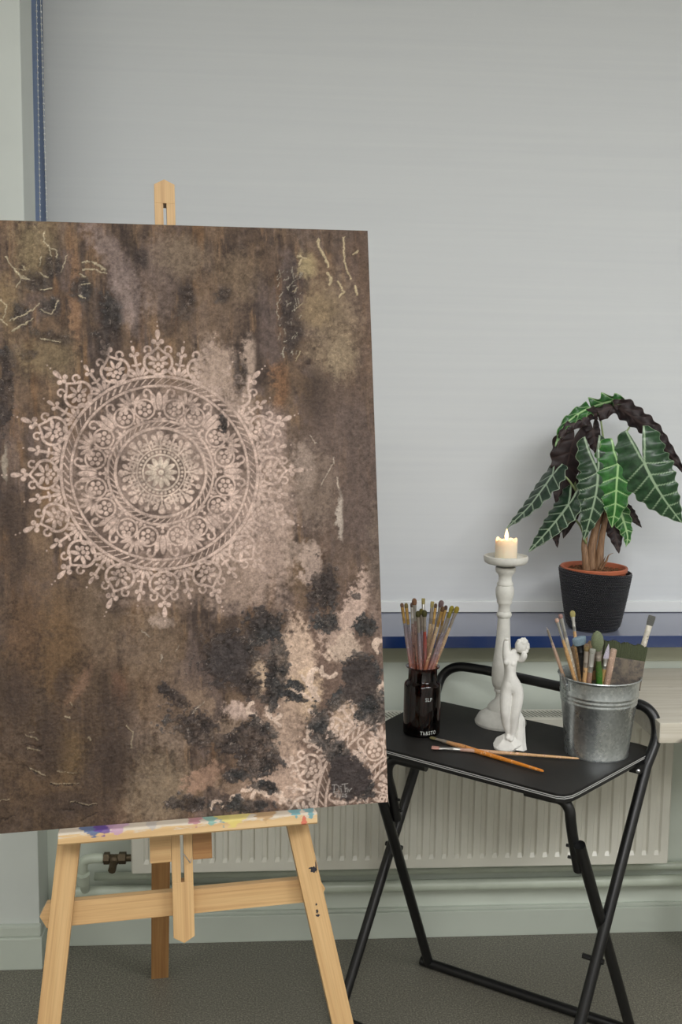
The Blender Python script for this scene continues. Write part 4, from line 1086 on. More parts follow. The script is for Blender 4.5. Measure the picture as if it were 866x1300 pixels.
# small hook and dark paint marks on the wood
bpn = Mat('dark_paint_drip', rgb(44, 42, 48), 0.5).m
obj('wire_hook', tube(catmull([ef(mc+0.002, -0.062, -0.0195), ef(mc+0.010, -0.072, -0.012), ef(mc+0.013, -0.076, -0.012), ef(mc+0.015, -0.070, -0.013)], 5), 0.0008, 6), STEEL, EA)
dm = []
for (x, u, rx, ru) in ((-0.131, -0.109, .0055, .005), (-0.1265, -0.104, .0012, .010), (-0.135, -0.106, .0045, .0015), (-0.127, -0.180, .002, .0035), (-0.128, -0.168, .0015, .002), (-0.126, -0.187, .0035, .002)):
    pts = [(x+rx*math.cos(t)*(1+.25*math.sin(3*t+u*99)), u+ru*math.sin(t)*(1+.25*math.cos(5*t))) for t in np.linspace(0, 2*math.pi, 18)[:-1]]
    dm.append(prism(pts, -0.0208, -0.0199, ef))
obj('paint_drip', join(*dm[:3]), bpn, EA); obj('paint_drip', join(*dm[3:]), bpn, EA)

# ------------------------------------------------------------------ the canvas
W_, H_ = 0.70, 1.0
CV = empty('stretched_canvas', ef(-W_/2, 0, -0.0), 'large dark brown abstract canvas with a pale pink mandala ornament, resting on the easel', 'painting')
obj('canvas_wrap', prism([(-W_, 0.0), (0, 0.0), (0, H_), (-W_, H_)], -0.0200, -0.0012, ef, 0.001), Mat('painted_canvas_edge', rgb(64, 56, 50), 0.8).m, CV)
# painted face: a fine relief grid, colours laid down as pigment layers
NXc, NYc = 700, 1000
sx_ = np.linspace(-W_, 0, NXc+1); uy_ = np.linspace(0, H_, NYc+1)
SX, UY = np.meshgrid(sx_, uy_)                  # [row(u), col(x)]
rng = np.random.RandomState(11)
def vn(cx, cy):
    """smooth value noise with cx, cy cells across the canvas"""
    cx = max(1, int(cx)); cy = max(1, int(cy))
    G = rng.rand(cy+3, cx+3)
    fx = np.linspace(0, cx, NXc+1); fy = np.linspace(0, cy, NYc+1)
    ix = np.minimum(fx.astype(int), cx-0); iy = np.minimum(fy.astype(int), cy-0)
    tx = fx-ix; ty = fy-iy; tx = tx*tx*(3-2*tx); ty = ty*ty*(3-2*ty)
    A = G[iy][:, ix]; B = G[iy][:, ix+1]; C = G[iy+1][:, ix]; D = G[iy+1][:, ix+1]
    return (A*(1-tx)+B*tx)*(1-ty)[:, None]+(C*(1-tx)+D*tx)*ty[:, None]
def fbm(cx, cy, o=5, g=0.55):
    s = 0; a = 1; t = 0
    for k in range(o):
        s = s+a*vn(min(cx*2**k, 700), min(cy*2**k, 1000)); t += a; a *= g
    return s/t-0.5
# layout units of the painting: 1 unit = 1/768 m on the cloth, via a fixed projective layout table
P3 = CO[None, None]+SX[..., None]*CX+UY[..., None]*CU-CP
dpt = P3@CF
LX = 433+1264*(P3@CR)/dpt; LY = 650+1264*(P3@CDN)/dpt
del P3, dpt
def ss(a, b, x):
    t = np.clip((x-a)/(b-a), 0, 1); return t*t*(3-2*t)
n_big = fbm(5, 7); n_mid = fbm(22, 32); n_mid2 = fbm(24, 30); n_fine = fbm(110, 160, 4, .65); n_fine2 = fbm(120, 170, 4, .65)
n_gr = rng.rand(NYc+1, NXc+1)-0.5
strk = fbm(26, 5, 5, .6); strk2 = fbm(40, 8, 5, .6)
WX = LX+14*n_mid+7*n_fine; WY = LY+14*n_mid2+7*n_fine2
def blob(cx, cy, rx, ry, ang=0, soft=.35, rough=.9):
    c, s = math.cos(math.radians(ang)), math.sin(math.radians(ang))
    x = WX-cx; y = WY-cy
    a = (x*c+y*s)/rx; b = (-x*s+y*c)/ry
    d = 1-np.sqrt(a*a+b*b)
    return ss(-soft, soft, d+rough*(n_mid*.9+n_fine*1.1))
def L(r, g, b):
    return np.array([lin(r), lin(g), lin(b)])
KB = 0.98       # pigment reflectance relative to the seen tone
def Pg(r, g, b): return np.minimum(L(r, g, b)*KB, 0.9)
img = np.zeros((NYc+1, NXc+1, 3))
def lay(mask, col, k=1.0):
    global img
    mm = (np.clip(mask, 0, 1)*k)[..., None]
    img = img*(1-mm)+Pg(*col)*mm
lay(np.ones_like(LX), (94, 79, 67))
lay(ss(-.02, .16, strk), (118, 99, 79), .55)
lay(ss(-.01, -.15, strk2), (66, 55, 49), .7)
lay(ss(.02, .16, fbm(14, 17)), (122, 101, 80), .5)
lay(ss(.02, .15, fbm(12, 12)), (60, 51, 47), .6)
lay(ss(.03, .15, fbm(16, 14)), (108, 95, 90), .5)
lay(ss(.10, .24, fbm(60, 12, 5, .65)), (132, 108, 84), .6)
lay(ss(.08, .22, fbm(50, 9, 5, .6)), (58, 50, 46), .6)
lay(ss(.05, .3, strk2*.6+n_big*.8), (112, 100, 92), .6)
lay(ss(.08, .3, fbm(30, 9)), (126, 96, 66), .45)
# broad regions
lay(ss(80, -60, LX-150+60*n_big)*ss(740, 860, LY), (74, 61, 49), .75)
lay(blob(430, 600, 50, 150, 0, .5, .4), (96, 83, 76), .8)
lay(blob(455, 380, 30, 110, 0, .5, .4), (94, 78, 68), .6)
for b in ((44, 315, 24, 42, 10, (122, 109, 84)), (60, 450, 38, 26, 0, (120, 106, 82)), (420, 420, 34, 58, 0, (128, 113, 93)), (434, 455, 18, 26, 0, (134, 120, 99)), (388, 338, 13, 14, 0, (160, 146, 112)), (400, 395, 25, 20, 0, (124, 108, 84)),
          (8, 390, 16, 36, 0, (128, 110, 82)), (200, 1005, 36, 60, 0, (124, 110, 92)), (60, 1000, 40, 30, 0, (98, 80, 62)), (85, 960, 22, 34, 0, (100, 82, 58)), (225, 900, 40, 36, 0, (112, 95, 80)), (90, 780, 60, 50, 0, (104, 86, 68)), (190, 820, 40, 40, 0, (112, 96, 80)),
          (200, 350, 26, 50, 0, (112, 98, 90)), (150, 340, 14, 60, -32, (130, 116, 110)), (160, 385, 12, 40, -15, (134, 120, 114)), (230, 330, 30, 26, 0, (118, 104, 88)), (300, 350, 30, 30, 0, (116, 100, 82)), (270, 400, 30, 40, 0, (108, 92, 78)), (355, 490, 10, 26, 0, (130, 98, 72)),
          (97, 385, 7, 50, 0, (134, 106, 82)), (150, 870, 10, 16, 0, (132, 100, 80)), (100, 870, 8, 30, 30, (120, 96, 80)), (30, 800, 24, 60, 0, (96, 76, 58)), (75, 830, 26, 60, 0, (98, 78, 56)), (130, 760, 30, 60, 0, (100, 86, 72))):
    lay(blob(*b[:5], .55, .8), b[5], .75)
# dark brown columns
for b in ((148, 905, 18, 50, 0), (140, 975, 26, 36, 0), (60, 945, 24, 44, 0), (80, 1020, 40, 16, 0), (20, 880, 22, 30, 0), (82, 868, 10, 22, 10), (150, 760, 16, 20, 0), (20, 700, 16, 50, 0), (12, 640, 10, 40, 0), (110, 700, 14, 30, 0), (400, 500, 18, 32, 0), (330, 470, 8, 20, 0)):
    lay(blob(*b, .55, .8), (64, 54, 48), .75)
# pink grey washes
for b in ((332, 690, 34, 74, -8, (164, 145, 133), .85), (300, 730, 34, 40, 0, (150, 132, 119), .7), (385, 590, 15, 26, -10, (158, 142, 130), .8), (400, 625, 26, 50, 0, (130, 116, 104), .5), (316, 462, 9, 32, 0, (166, 148, 134), .9), (272, 470, 26, 34, 0, (162, 144, 130), .85), (300, 520, 22, 26, 0, (150, 134, 122), .6),
          (345, 560, 18, 40, 0, (160, 142, 132), .75), (350, 640, 24, 50, 0, (160, 142, 130), .75), (215, 600, 96, 92, 0, (146, 130, 120), .62), (200, 650, 84, 50, 0, (148, 132, 122), .5), (262, 560, 60, 60, 0, (150, 134, 123), .5), (262, 640, 64, 60, 0, (146, 129, 118), .5), (250, 545, 30, 34, 0, (150, 134, 124), .6), (205, 690, 60, 28, 0, (142, 124, 114), .45), (120, 600, 40, 60, 0, (122, 106, 96), .5), (210, 750, 70, 20, 0, (140, 122, 110), .5), (432, 655, 4, 30, 0, (176, 166, 154), .8), (72, 655, 10, 14, 0, (150, 130, 116), .6), (206, 790, 14, 9, 0, (150, 134, 122), .8), (8, 590, 3, 22, 0, (150, 142, 128), .7)):
    lay(blob(*b[:5], .4, .7), b[5], b[6])
# lower right: warm ground, tan and pink scumbles
lay(blob(420, 900, 100, 150, 20, .4, .6)*ss(700, 760, LY), (112, 94, 84), .8)
for b in ((372, 838, 26, 48, 0, (188, 166, 147), .95), (385, 885, 24, 30, 20, (184, 162, 138), .9), (448, 775, 14, 48, 22, (176, 156, 143), .9), (425, 805, 18, 26, 0, (170, 150, 136), .8), (440, 825, 20, 16, -20, (178, 160, 144), .9), (395, 720, 14, 28, 0, (168, 150, 138), .8), (380, 700, 26, 14, 0, (150, 134, 122), .6),
          (440, 912, 26, 26, 0, (178, 156, 136), .85), (462, 945, 30, 34, 0, (140, 120, 106), .8), (455, 1000, 40, 26, 0, (132, 112, 100), .7), (350, 965, 34, 46, 0, (164, 143, 128), .85), (352, 1000, 34, 20, 0, (172, 150, 134), .8), (298, 905, 24, 14, 8, (180, 160, 148), .95), (328, 860, 12, 22, 0, (192, 170, 146), .95),
          (262, 985, 24, 12, -38, (142, 116, 99), .8), (250, 900, 26, 24, 0, (124, 106, 90), .7), (285, 930, 30, 20, 0, (140, 122, 106), .7), (222, 935, 26, 18, 0, (130, 114, 100), .6), (360, 920, 26, 36, 0, (160, 140, 124), .8), (300, 1000, 30, 16, 0, (134, 114, 98), .7), (480, 700, 12, 60, 0, (104, 92, 82), .7), (478, 800, 10, 30, 0, (130, 114, 104), .6)):
    lay(blob(*b[:5], .28, 1.0), b[5], b[6])
base_img = img.copy()

# mandala: polar folded shapes, signed distances in layout units
def mandala(cxm, cym, rmax=205):
    dx = (SX-cxm)*768; dy = (UY-cym)*768
    r = np.hypot(dx, dy); th = np.arctan2(dx, dy)
    r0_, r1_ = np.where((np.abs(uy_-cym) < rmax/768))[0][[0, -1]]
    c0_, c1_ = np.where((np.abs(sx_-cxm) < rmax/768))[0][[0, -1]]
    S_ = (slice(r0_, r1_+1), slice(c0_, c1_+1))
    r = r[S_]; th = th[S_]
    D = np.full(r.shape, 99.0)
    def fold(n, off=0.0):
        p = 2*math.pi/n
        a = (th-math.radians(off)+p/2) % p - p/2
        return np.abs(r*np.sin(a)), r*np.cos(a), r*np.sin(a)
    def put(d):
        np.minimum(D, d, out=D)
    def ell(x, y, cx, cy, rx, ry, ang=0):
        c, s = math.cos(math.radians(ang)), math.sin(math.radians(ang))
        X = x-cx; Y = y-cy; a = X*c-Y*s; b = X*s+Y*c
        k = np.sqrt((a/rx)**2+(b/ry)**2); return (k-1)*min(rx, ry)
    def tear(x, y, cx, cy, rx, ry, ang=0):      # pointed outward (+b)
        c, s = math.cos(math.radians(ang)), math.sin(math.radians(ang))
        X = x-cx; Y = y-cy; a = X*c-Y*s; b = X*s+Y*c
        w_ = rx*np.clip(1-(b/ry), 0, 2)**.5*np.clip(1+(b/ry), 0, 2)**.9
        return np.where(np.abs(b) < ry, np.abs(a)-w_*.75, np.abs(b)-ry+2)
    def seg(x, y, x0, y0, x1, y1, w_):
        vx, vy = x1-x0, y1-y0; t = np.clip(((x-x0)*vx+(y-y0)*vy)/(vx*vx+vy*vy), 0, 1)
        return np.hypot(x-x0-t*vx, y-y0-t*vy)-w_
    def ring(x, y, cx, cy, R_, w_, a0=None, a1=None):
        X = x-cx; Y = y-cy; d = np.abs(np.hypot(X, Y)-R_)-w_
        if a0 is not None:
            an = np.degrees(np.arctan2(Y, X)) % 360
            ok = (an >= a0) & (an <= a1) if a0 <= a1 else ((an >= a0) | (an <= a1))
            d = np.where(ok, d, 9)
        return d
    def dot(x, y, cx, cy, R_): return np.hypot(x-cx, y-cy)-R_
    # centre
    put(r-3.6)
    x, y, xs_ = fold(12); put(ell(x, y, 0, 13.0, 3.0, 7.6))
    put(np.abs(r-23.0)-1.2)
    x, y, xs_ = fold(32); put(dot(x, y, 0, 27.0, 1.7)); put(np.abs(r-30.8)-.9)
    x, y, xs_ = fold(8)
    put(ell(x, y, 0, 50.5, 4.6, 3.4)); put(ell(x, y, 0, 46, 3.2, 5.0)); put(ell(x, y, 8.2, 45.2, 2.9, 4.2, 40)); put(ell(x, y, 6.2, 42.5, 1.8, 4.0, 40)); put(dot(x, y, 4.2, 36.5, 2.2)); put(ring(x, y, 7.6, 36.6, 2.7, 1.0)); put(seg(x, y, 0, 31, 0, 42, 1.1)); put(dot(x, y, 0, 35.0, 2.0))
    x, y, xs_ = fold(8, 22.5)
    put(seg(x, y, 0, 31, 0, 48, 1.2)); put(dot(x, y, 0, 50.5, 3.3)); put(ell(x, y, 3.6, 40.5, 1.8, 3.0, 40)); put(dot(x, y, 3.8, 34, 2.0))
    # inner rope band
    put(np.abs(r-57.8)-1.8); put(np.abs(r-67.2)-1.6)
    x, y, xs_ = fold(48); put(np.where(np.abs(r-62.6)<2.6, np.abs(xs_-(r-62.6)*1.3)-1.25+.5*np.sin(th*7), 9))
    # tulips and palmettes
    x, y, xs_ = fold(8)
    put(dot(x, y, 0, 76.5, 2.2)); put(tear(x, y, 0, 71.5, 3.0, 3.2, 180)); put(ell(x, y, 4.8, 69.6, 3.4, 1.3, -12))
    put(ell(x, y, 0, 93, 3.9, 12.0)); put(np.maximum(ell(x, y, 6.2, 92.0, 3.9, 11.4, 16), -ell(x, y, 0, 93, 4.7, 12.8))); 
    put(seg(x, y, 8.5, 100, 11.5, 106, 1.4)); put(ring(x, y, 15.2, 103.2, 4.6, 1.3, -1+0, 185)); put(seg(x, y, 19.6, 103, 18.6, 99.6, 1.4)); put(dot(x, y, 17.2, 99.4, 2.1))
    x, y, xs_ = fold(8, 22.5)
    for a_, ry_, dd_ in ((0, 8.4, 12.5), (27, 8.0, 12), (54, 7.4, 11.5), (84, 6.2, 10.5)):
        s_, c_ = math.sin(math.radians(a_)), math.cos(math.radians(a_))
        put(ell(x, y, dd_*s_, 91+dd_*c_, 2.3, ry_, a_))
    put(tear(x, y, 0, 86, 2.8, 5, 180)); put(ring(x, y, 14.0, 83, 12.6, 1.2)); put(dot(x, y, 14.0, 83, 2.3))
    for k in range(6):
        a_ = k*60+12; put(dot(x, y, 14.0+6.7*math.cos(math.radians(a_)), 83+6.7*math.sin(math.radians(a_)), 2.85))
    put(tear(x, y, 0, 72.5, 3.2, 4.2, 180)); put(dot(x, y, 5.2, 70.8, 1.8))
    # outer rope band
    put(np.abs(r-112.6)-1.6); put(np.abs(r-124.8)-1.9)
    x, y, xs_ = fold(76); put(np.where(np.abs(r-118.6) < 3.6, np.abs(xs_-(r-118.6)*1.2)-1.35+.6*np.sin(th*5+1), 9))
    # lace: sixteen lyres
    x, y, xs_ = fold(16)
    put(np.maximum(np.abs(np.hypot(x/1.18, y-143.5)-15.2)-1.4, -(156.0-y)))
    put(ring(x, y, 0, 143.5, 16.6, 1.4, 245, 295)); 
    put(seg(x, y, 13.5, 152, 6.5, 157.5, 1.5)); put(seg(x, y, 6.5, 157.5, 0, 163.5, 1.4)); put(np.maximum(ring(x, y, 0, 143.5, 17.6, 1.5), np.abs(y-143)-9))
    put(ring(x, y, 13.2, 160.0, 4.2, 1.2, 350, 200)); put(seg(x, y, 6.2, 157.5, 9.4, 158.6, 1.2)); put(dot(x, y, 16.6, 158.0, 1.9))
    put(ell(x, y, 0, 151.5, 2.1, 5.6)); put(ell(x, y, 7.2, 148.5, 2.6, 6.0, 62)); put(ell(x, y, 8.5, 142.0, 2.3, 4.4, 95)); put(dot(x, y, 0, 140.8, 2.7)); put(dot(x, y, 4.6, 138.0, 2.6)); put(dot(x, y, 0, 134.2, 2.4)); put(ell(x, y, 7.0, 132.4, 4.2, 1.9, -25))
    put(seg(x, y, 0, 162, 0, 167, 1.3)); put(dot(x, y, 4.9, 170.6, 3.3)); put(dot(x, y, 0, 167.8, 2.8)); put(tear(x, y, 0, 179, 3.9, 7.6))
    put(dot(x, y, 0, 191, 1.1)); put(dot(x, y, 0, 196.5, .9))
    x, y, xs_ = fold(16, 11.25)
    put(ell(x, y, 0, 134, 2.4, 6.2)); put(ell(x, y, 5.8, 133.2, 2.5, 6.2, 30)); put(ell(x, y, 9.8, 129.8, 1.8, 4.4, 62)); put(seg(x, y, 0, 141.5, 5.0, 142.8, 1.4)); put(seg(x, y, 0, 141, 0, 153, 1.7))
    put(dot(x, y, 4.1, 156.2, 2.6)); put(dot(x, y, 0, 153.8, 2.4)); put(tear(x, y, 0, 162.5, 3.0, 5.6)); put(dot(x, y, 0, 173.5, 1.1))
    m_ = np.zeros_like(LX); m_[S_] = np.clip(.5-(D+.35*n_fine[S_]*2)/.9, 0, 1)
    return m_
M1 = mandala(-0.371, 0.577)
# one loose stroke helper for cracks, scrolls and the signature
def stroke(pts, w_, jit=1.6):
    P_ = np.array(pts, float); m_ = np.zeros_like(LX)
    x0, y0 = P_.min(0)-w_-8; x1, y1 = P_.max(0)+w_+8
    ok = (LX > x0) & (LX < x1) & (LY > y0) & (LY < y1)
    if not ok.any(): return m_
    X = LX[ok]+jit*n_fine[ok]*5; Y = LY[ok]+jit*n_fine2[ok]*5
    d = np.full(X.shape, 99.)
    for a, b in zip(P_[:-1], P_[1:]):
        v_ = b-a; t = np.clip(((X-a[0])*v_[0]+(Y-a[1])*v_[1])/max(v_@v_, 1e-6), 0, 1)
        d = np.minimum(d, np.hypot(X-a[0]-t*v_[0], Y-a[1]-t*v_[1]))
    m_[ok] = np.clip(.5-(d-w_)/.8, 0, 1); return m_
def arc(cx, cy, r, a0, a1, n=14, ry=None):
    ry = ry or r
    return [(cx+r*math.cos(math.radians(a0+(a1-a0)*i/n)), cy-ry*math.sin(math.radians(a0+(a1-a0)*i/n))) for i in range(n+1)]
M2 = mandala(0.037, -0.004)
# scrolls in the lower right
scr = [(arc(404, 862, 13, 95, 260), 2.4), ([(400, 849), (396, 856), (395, 868), (400, 880)], 2.2), ([(383, 858), (392, 872), (399, 884)], 2.2), ([(370, 876), (384, 880), (396, 889)], 2.0), ([(398, 880), (404, 888)], 3.2), (arc(418, 850, 10, 160, 330), 2.4),
       (arc(348, 904, 9, 60, 330), 2.6), (arc(322, 900, 8, 100, 280), 2.6), ([(338, 898), (345, 912), (356, 922)], 2.2), ([(322, 908), (334, 920), (345, 928)], 2.0), (arc(398, 935, 8, 20, 300), 2.2), ([(391, 922), (390, 940)], 2.0), (arc(488, 876, 8, 80, 280), 2.6), ([(487, 868), (493, 880), (490, 890)], 2.2),
       (arc(486, 822, 9, 40, 220), 2.8), (arc(480, 818, 6, 90, 200), 2.4), (arc(275, 1024, 7, 0, 200), 2.2), (arc(300, 1018, 8, 20, 230), 2.4), ([(320, 1012), (326, 1000), (330, 990)], 2.4), ([(308, 1004), (318, 1002)], 2.4), ([(350, 1008), (362, 1016)], 2.8), ([(356, 1018), (357, 1006)], 2.8), ([(328, 1004), (340, 1010)], 2.6)]
M3 = np.zeros_like(LX)
for p_, w_ in scr: M3 = np.maximum(M3, stroke(p_, w_, .8))
wear = 1-.92*np.clip(blob(272, 462, 20, 30, 0, .3, .8)+blob(294, 500, 14, 22, 0, .3, .8)+.55*blob(345, 700, 22, 60, 0, .4, .8), 0, 1)*.85
op = np.clip(.86+.7*n_mid+.5*n_fine, .30, 1.0)*wear
inner = np.exp(-(((LX-206)/34)**2+((LY-600)/34)**2))
mcol = (Pg(190, 170, 158))[None, None]*(1-inner[..., None]*.75)+Pg(204, 194, 176)*(inner[..., None]*.75)
# shade glaze inside the roundel between motifs (umber glaze, patchy)
glz = ss(60, -10, np.abs(np.hypot((SX+.371)*768, (UY-.577)*768)-90)-20+60*n_mid)*ss(-.12, .16, n_mid2+.5*n_big)
inn = ss(128, 118, np.hypot((SX+.371)*768, (UY-.577)*768))
lay(inn*(1-M1), (140, 123, 113), .45)
lay(inn*ss(.0, .10, fbm(16, 22, 4))*(1-M1), (84, 71, 64), .75)
a = (M1*op)[..., None]; img = img*(1-a)+mcol*a
M2 = M2*ss(345, 385, LX+10*n_mid)*ss(835, 875, LY)
a = (M2*np.clip(.85+.6*n_mid, .3, 1))[..., None]; img = img*(1-a)+Pg(202, 182, 168)*a
a = (M3*np.clip(.95+.6*n_mid, .4, 1))[..., None]; img = img*(1-a)+Pg(200, 180, 164)*a
# charcoal scrapes with broken edges
hgt = .00045*M1*op+.00045*M2+.0008*M3
CH = [(290, 835, 36, 34, 0), (318, 868, 16, 18, 0), (338, 795, 26, 22, -20), (352, 850, 15, 44, 4), (345, 880, 12, 22, 0), (376, 872, 12, 7, 10), (372, 885, 20, 5, 18), (411, 748, 19, 32, 0), (402, 738, 10, 14, 0), (416, 790, 16, 14, 30), (465, 797, 14, 13, 0), (452, 755, 6, 5, 0),
      (462, 858, 22, 34, 0), (470, 895, 22, 30, -10), (480, 905, 16, 12, 30), (425, 890, 30, 9, -42), (405, 915, 14, 26, 12), (444, 985, 26, 26, 0), (425, 955, 18, 26, -30), (455, 1000, 24, 16, 20), (250, 925, 36, 20, 28), (222, 885, 24, 10, 35), (290, 945, 30, 14, 25), (322, 935, 28, 22, 0), (330, 965, 30, 20, 25), (300, 985, 18, 8, -20),
      (340, 1000, 16, 7, 20), (348, 957, 8, 10, 0), (310, 1022, 40, 9, 0), (240, 1020, 26, 10, 0), (366, 385, 11, 40, 3), (372, 425, 14, 26, 10), (236, 380, 12, 26, -8), (178, 328, 12, 16, 0), (142, 405, 14, 30, 0), (130, 440, 10, 20, 0), (66, 336, 15, 16, 0), (46, 358, 20, 13, 30), (26, 402, 16, 16, 0), (106, 368, 14, 14, 0), (66, 427, 26, 9, 12), (38, 448, 10, 7, 0), (8, 456, 14, 14, 0), (8, 500, 10, 50, 0), (64, 390, 12, 12, 0), (285, 372, 10, 12, 0), (306, 478, 7, 20, 0), (284, 540, 5, 10, 0), (262, 700, 0.1, 0.1, 0)]
crk = ss(.02, .14, np.abs(n_fine)+.0)     # fine broken skin
DK = np.zeros_like(LX)
for b in CH:
    if b[2] < 1: continue
    up_ = b[1] < 480
    DK = np.maximum(DK, blob(*b, .16 if not up_ else .4, 1.35 if not up_ else .9)*(1 if not up_ else .85))
mul = (.80+1.0*np.clip(n_fine*1.4+n_gr*.35, -.5, .8))
dkc = Pg(63, 56, 53)[None, None]*mul[..., None]
cool = ss(-.1, .2, n_big+.4*n_mid)[..., None]; dkc = dkc*(1-cool)+Pg(57, 57, 57)*mul[..., None]*cool
a = (DK*np.clip(.94+.8*n_mid2+.4*n_fine2, .5, 1))[..., None]; img = img*(1-a)+dkc*a
spk = DK*ss(.20, .30, n_fine2+.25*n_gr); lay(spk, (132, 122, 114), .6)
hgt = hgt*(1-.7*DK)+DK*(.0004+.0030*np.clip(n_fine, -.3, .4))
# pale cracks and gilded ridges
def tc(pts, ox, oy, k): return [(ox+x/k, oy+y/k) for x, y in pts]
CK = []
for p_, w_ in (([(270, 75), (268, 130), (300, 170), (345, 185), (350, 230)], 1.0), ([(300, 170), (312, 220)], .8), ([(35, 220), (70, 280), (130, 350), (180, 365)], 1.1), ([(130, 350), (100, 410)], .9), ([(100, 320), (160, 352)], .9), ([(85, 300), (150, 300)], .6), ([(500, 260), (545, 248)], 1.1),
               ([(560, 248), (640, 300)], 1.6), ([(505, 300), (575, 300)], 1.5), ([(590, 305), (650, 325)], 1.2), ([(480, 325), (520, 345)], .9), ([(245, 425), (320, 415)], .9), ([(60, 612), (160, 575), (240, 505)], 1.0), ([(75, 675), (165, 625)], 1.3), ([(250, 545), (320, 575), (360, 490)], .7),
               ([(240, 320), (290, 350)], .9), ([(485, 460), (525, 475)], .8), ([(120, 650), (200, 600)], .6), ([(0, 480), (40, 520), (20, 600)], .8), ([(0, 600), (45, 640)], .8), ([(370, 320), (390, 270), (410, 210)], .6), ([(250, 220), (235, 280)], .8), ([(500, 395), (545, 385)], .8), ([(240, 720), (370, 740)], .7), ([(130, 270), (160, 300)], .7)):
    CK.append((tc(p_, 0, 280, 4.811), w_, (184, 174, 148)))
for p_, w_ in (([(290, 30), (300, 90), (340, 160), (370, 220), (380, 262)], 1.9), ([(370, 320), (405, 360), (385, 410)], 2.2), ([(460, 380), (490, 430), (510, 470), (470, 510)], 1.5), ([(510, 10), (515, 100), (515, 220), (540, 300), (572, 360)], 1.3), ([(605, 430), (620, 490)], 2.0), ([(590, 150), (625, 130)], 1.6), ([(110, 170), (190, 190)], 1.6), ([(160, 190), (130, 240)], 1.5),
               ([(100, 1050), (140, 975)], .9), ([(80, 470), (120, 440)], .7), ([(110, 610), (160, 560)], .6)):
    CK.append((tc(p_, 360, 300, 6.661), w_, (188, 174, 142)))
r5 = random.Random(9)
for _ in range(46):
    x0 = r5.uniform(352, 384); y0 = r5.uniform(345, 455); l_ = r5.uniform(3, 9); a_ = r5.uniform(-.4, 1.2)
    CK.append(([(x0, y0), (x0+l_*math.sin(a_)*.8, y0-l_*math.cos(a_))], .5, (172, 166, 150)))
for p_, w_ in (([(160, 400), (230, 427)], .8), ([(165, 480), (245, 492)], .8), ([(170, 595), (280, 650)], .9), ([(350, 622), (470, 630)], .6), ([(310, 695), (480, 698)], .6), ([(430, 805), (540, 825), (590, 822)], .7), ([(770, 345), (812, 380), (800, 480)], .8), ([(180, 380), (210, 383)], .5), ([(400, 285), (425, 296)], 1.6), ([(540, 415), (552, 430)], 1.2), ([(0, 800), (60, 790)], .5), ([(430, 200), (440, 225)], .8)):
    CK.append((tc(p_, 0, 850, 4.811), w_, (150, 138, 116)))
for p_, w_ in (([(545, 590), (585, 640)], .7), ([(680, 770), (610, 900)], .8), ([(690, 730), (690, 770)], .9), ([(710, 850), (720, 914)], 1.1)): CK.append((tc(p_, 280, 430, 4.811), w_, (176, 164, 150)))
for p_, w_ in (([(0, 205), (45, 250)], .9), ([(125, 360), (130, 385), (115, 410)], .9), ([(240, 300), (220, 340)], .5), ([(400, 670), (330, 740)], .6)): CK.append((tc(p_, 180, 760, 5.094), w_, (160, 150, 136)))
for p_, w_, c_ in CK:
    m_ = stroke(p_, w_*.8, 1.0)*ss(-.35, .0, n_fine+.22); lay(m_, c_, .8); hgt = hgt+m_*.0011
    sh_ = stroke([(x-.4, y+1.9) for x, y in p_], w_*.9, 1.8); hgt = hgt-sh_*(1-m_)*.0006
for p_ in ([(430, 812), (540, 834), (590, 829)], [(310, 705), (480, 705)], [(150, 455), (250, 475)], [(0, 925), (100, 893)], [(480, 930), (600, 878)], [(380, 860), (450, 845)], [(160, 588), (230, 640)]):
    m_ = stroke(tc(p_, 0, 850, 4.811), .8, 2.2); lay(m_, (44, 36, 32), .8); hgt = hgt-m_*.0008
# solid dark ground, then the signature
lay(blob(441, 987, 30, 28, 10, .12, .7), (60, 54, 53), .97)
lay(blob(458, 862, 18, 28, 0, .12, 1.1), (60, 54, 52), .85)
lay(blob(292, 838, 22, 26, 0, .2, 1.1), (62, 57, 56), .7)
SIG = []
for p_ in ([(482, 692), (479, 742)], [(468, 694), (494, 692), (510, 704), (512, 722), (500, 738), (476, 743)], [(523, 716), (527, 740)], [(522, 703), (524, 705)], [(530, 692), (568, 686)], [(548, 690), (552, 740)], [(552, 720), (562, 714), (566, 740)], [(572, 722), (577, 738), (584, 724), (592, 716)],
           [(490, 752), (500, 750), (503, 758), (490, 772), (506, 772)], [(514, 754), (511, 764), (517, 772), (523, 763), (520, 754), (514, 754)], [(529, 754), (537, 752), (539, 759), (530, 771), (543, 771)], [(562, 752), (550, 753), (549, 760), (558, 761), (562, 767), (556, 773), (549, 771)]):
    SIG.append(tc(p_, 330, 860, 5.094))
for p_ in SIG: lay(stroke(p_, .42, .08), (160, 156, 152), .95)
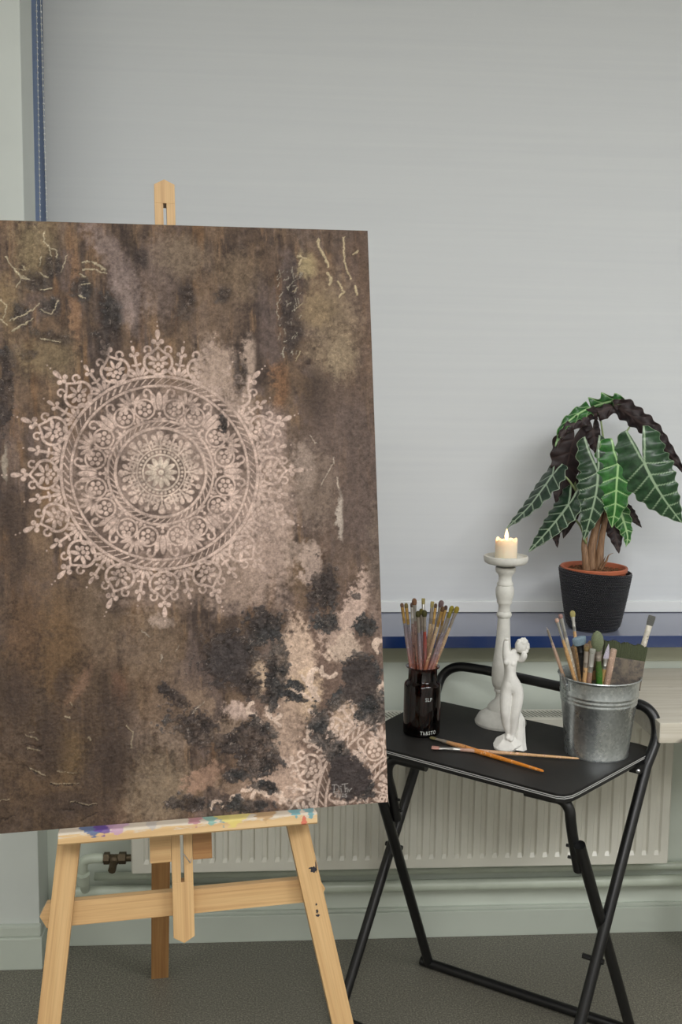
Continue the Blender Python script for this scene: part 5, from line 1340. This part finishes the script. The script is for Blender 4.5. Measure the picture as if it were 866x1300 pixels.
# grain of the cloth, hue jitter, and crinkle highlights painted as lighter ridges
rdg = 1-np.clip(np.abs(fbm(45, 60, 5, .62))*7, 0, 1)
img *= np.clip(1+.16*n_gr+.80*n_fine+.45*n_mid+.30*fbm(100, 14, 4, .6)+.5*fbm(260, 370, 2, .8)+.10*(rdg-.4), .45, 1.7)[..., None]
img *= np.array([1.03, .985, .975])
khk = blob(44, 315, 24, 42, 10)+blob(425, 440, 34, 50); img = img*(1+(np.clip(khk, 0, 1)*ss(.10, .35, n_fine2+.3*n_gr)*.5)[..., None])
img = np.clip(img, .004, .95)
rdg = 1-np.clip(np.abs(fbm(45, 60, 5, .62))*7, 0, 1); rdg2 = 1-np.clip(np.abs(fbm(90, 120, 3, .7))*6, 0, 1)
nf2 = fbm(260, 370, 2, .8)
hgt = hgt+.0009*rdg*ss(-.1, .15, n_big+.05)+.0004*rdg2+.0006*nf2+.0007*n_fine+.00012*n_gr+.0004*n_mid+.0011*fbm(90, 16, 4, .6)
edge = np.minimum(np.minimum(SX+W_, -SX), np.minimum(UY, H_-UY)); hgt = hgt*ss(0, .004, edge)
pts = CO[None, None]+SX[..., None]*CX+UY[..., None]*CU+hgt[..., None]*CN-np.array(CV.location)
me = bpy.data.meshes.new('painted_surface')
nv = (NXc+1)*(NYc+1); me.vertices.add(nv); me.vertices.foreach_set('co', pts.reshape(-1).astype(np.float32))
ii = (np.arange(NYc)[:, None]*(NXc+1)+np.arange(NXc)[None]).reshape(-1)
quads = np.stack([ii, ii+1, ii+NXc+2, ii+NXc+1], 1).astype(np.int32)
nf = len(quads); me.loops.add(nf*4); me.loops.foreach_set('vertex_index', quads.reshape(-1))
me.polygons.add(nf); me.polygons.foreach_set('loop_start', np.arange(0, nf*4, 4, dtype=np.int32)); me.polygons.foreach_set('loop_total', np.full(nf, 4, np.int32)); me.polygons.foreach_set('use_smooth', np.ones(nf, bool))
me.update(); me.validate()
at_ = me.attributes.new('pigment', 'FLOAT_COLOR', 'POINT')
at_.data.foreach_set('color', np.concatenate([img, np.ones(img.shape[:2]+(1,))], 2).reshape(-1).astype(np.float32))
mp = Mat('layered_pigment', (0.2, 0.2, 0.2, 1), 0.6, Specular_IOR_Level=0.16)
an = mp.add('ShaderNodeAttribute', attribute_name='pigment')
nn = mp.noise(mp.coord(), 700, 3, .6)
mp.color(mp.mix(1.0, an.outputs['Color'], mp.ramp(nn, [(0.3, (0.84,)*3), (0.7, (1.14,)*3)]), 'MULTIPLY'))
mp.bump(nn, .25, .0006)
me.materials.append(mp.m)
so_ = bpy.data.objects.new('painted_surface', me); COL.objects.link(so_); so_.parent = CV
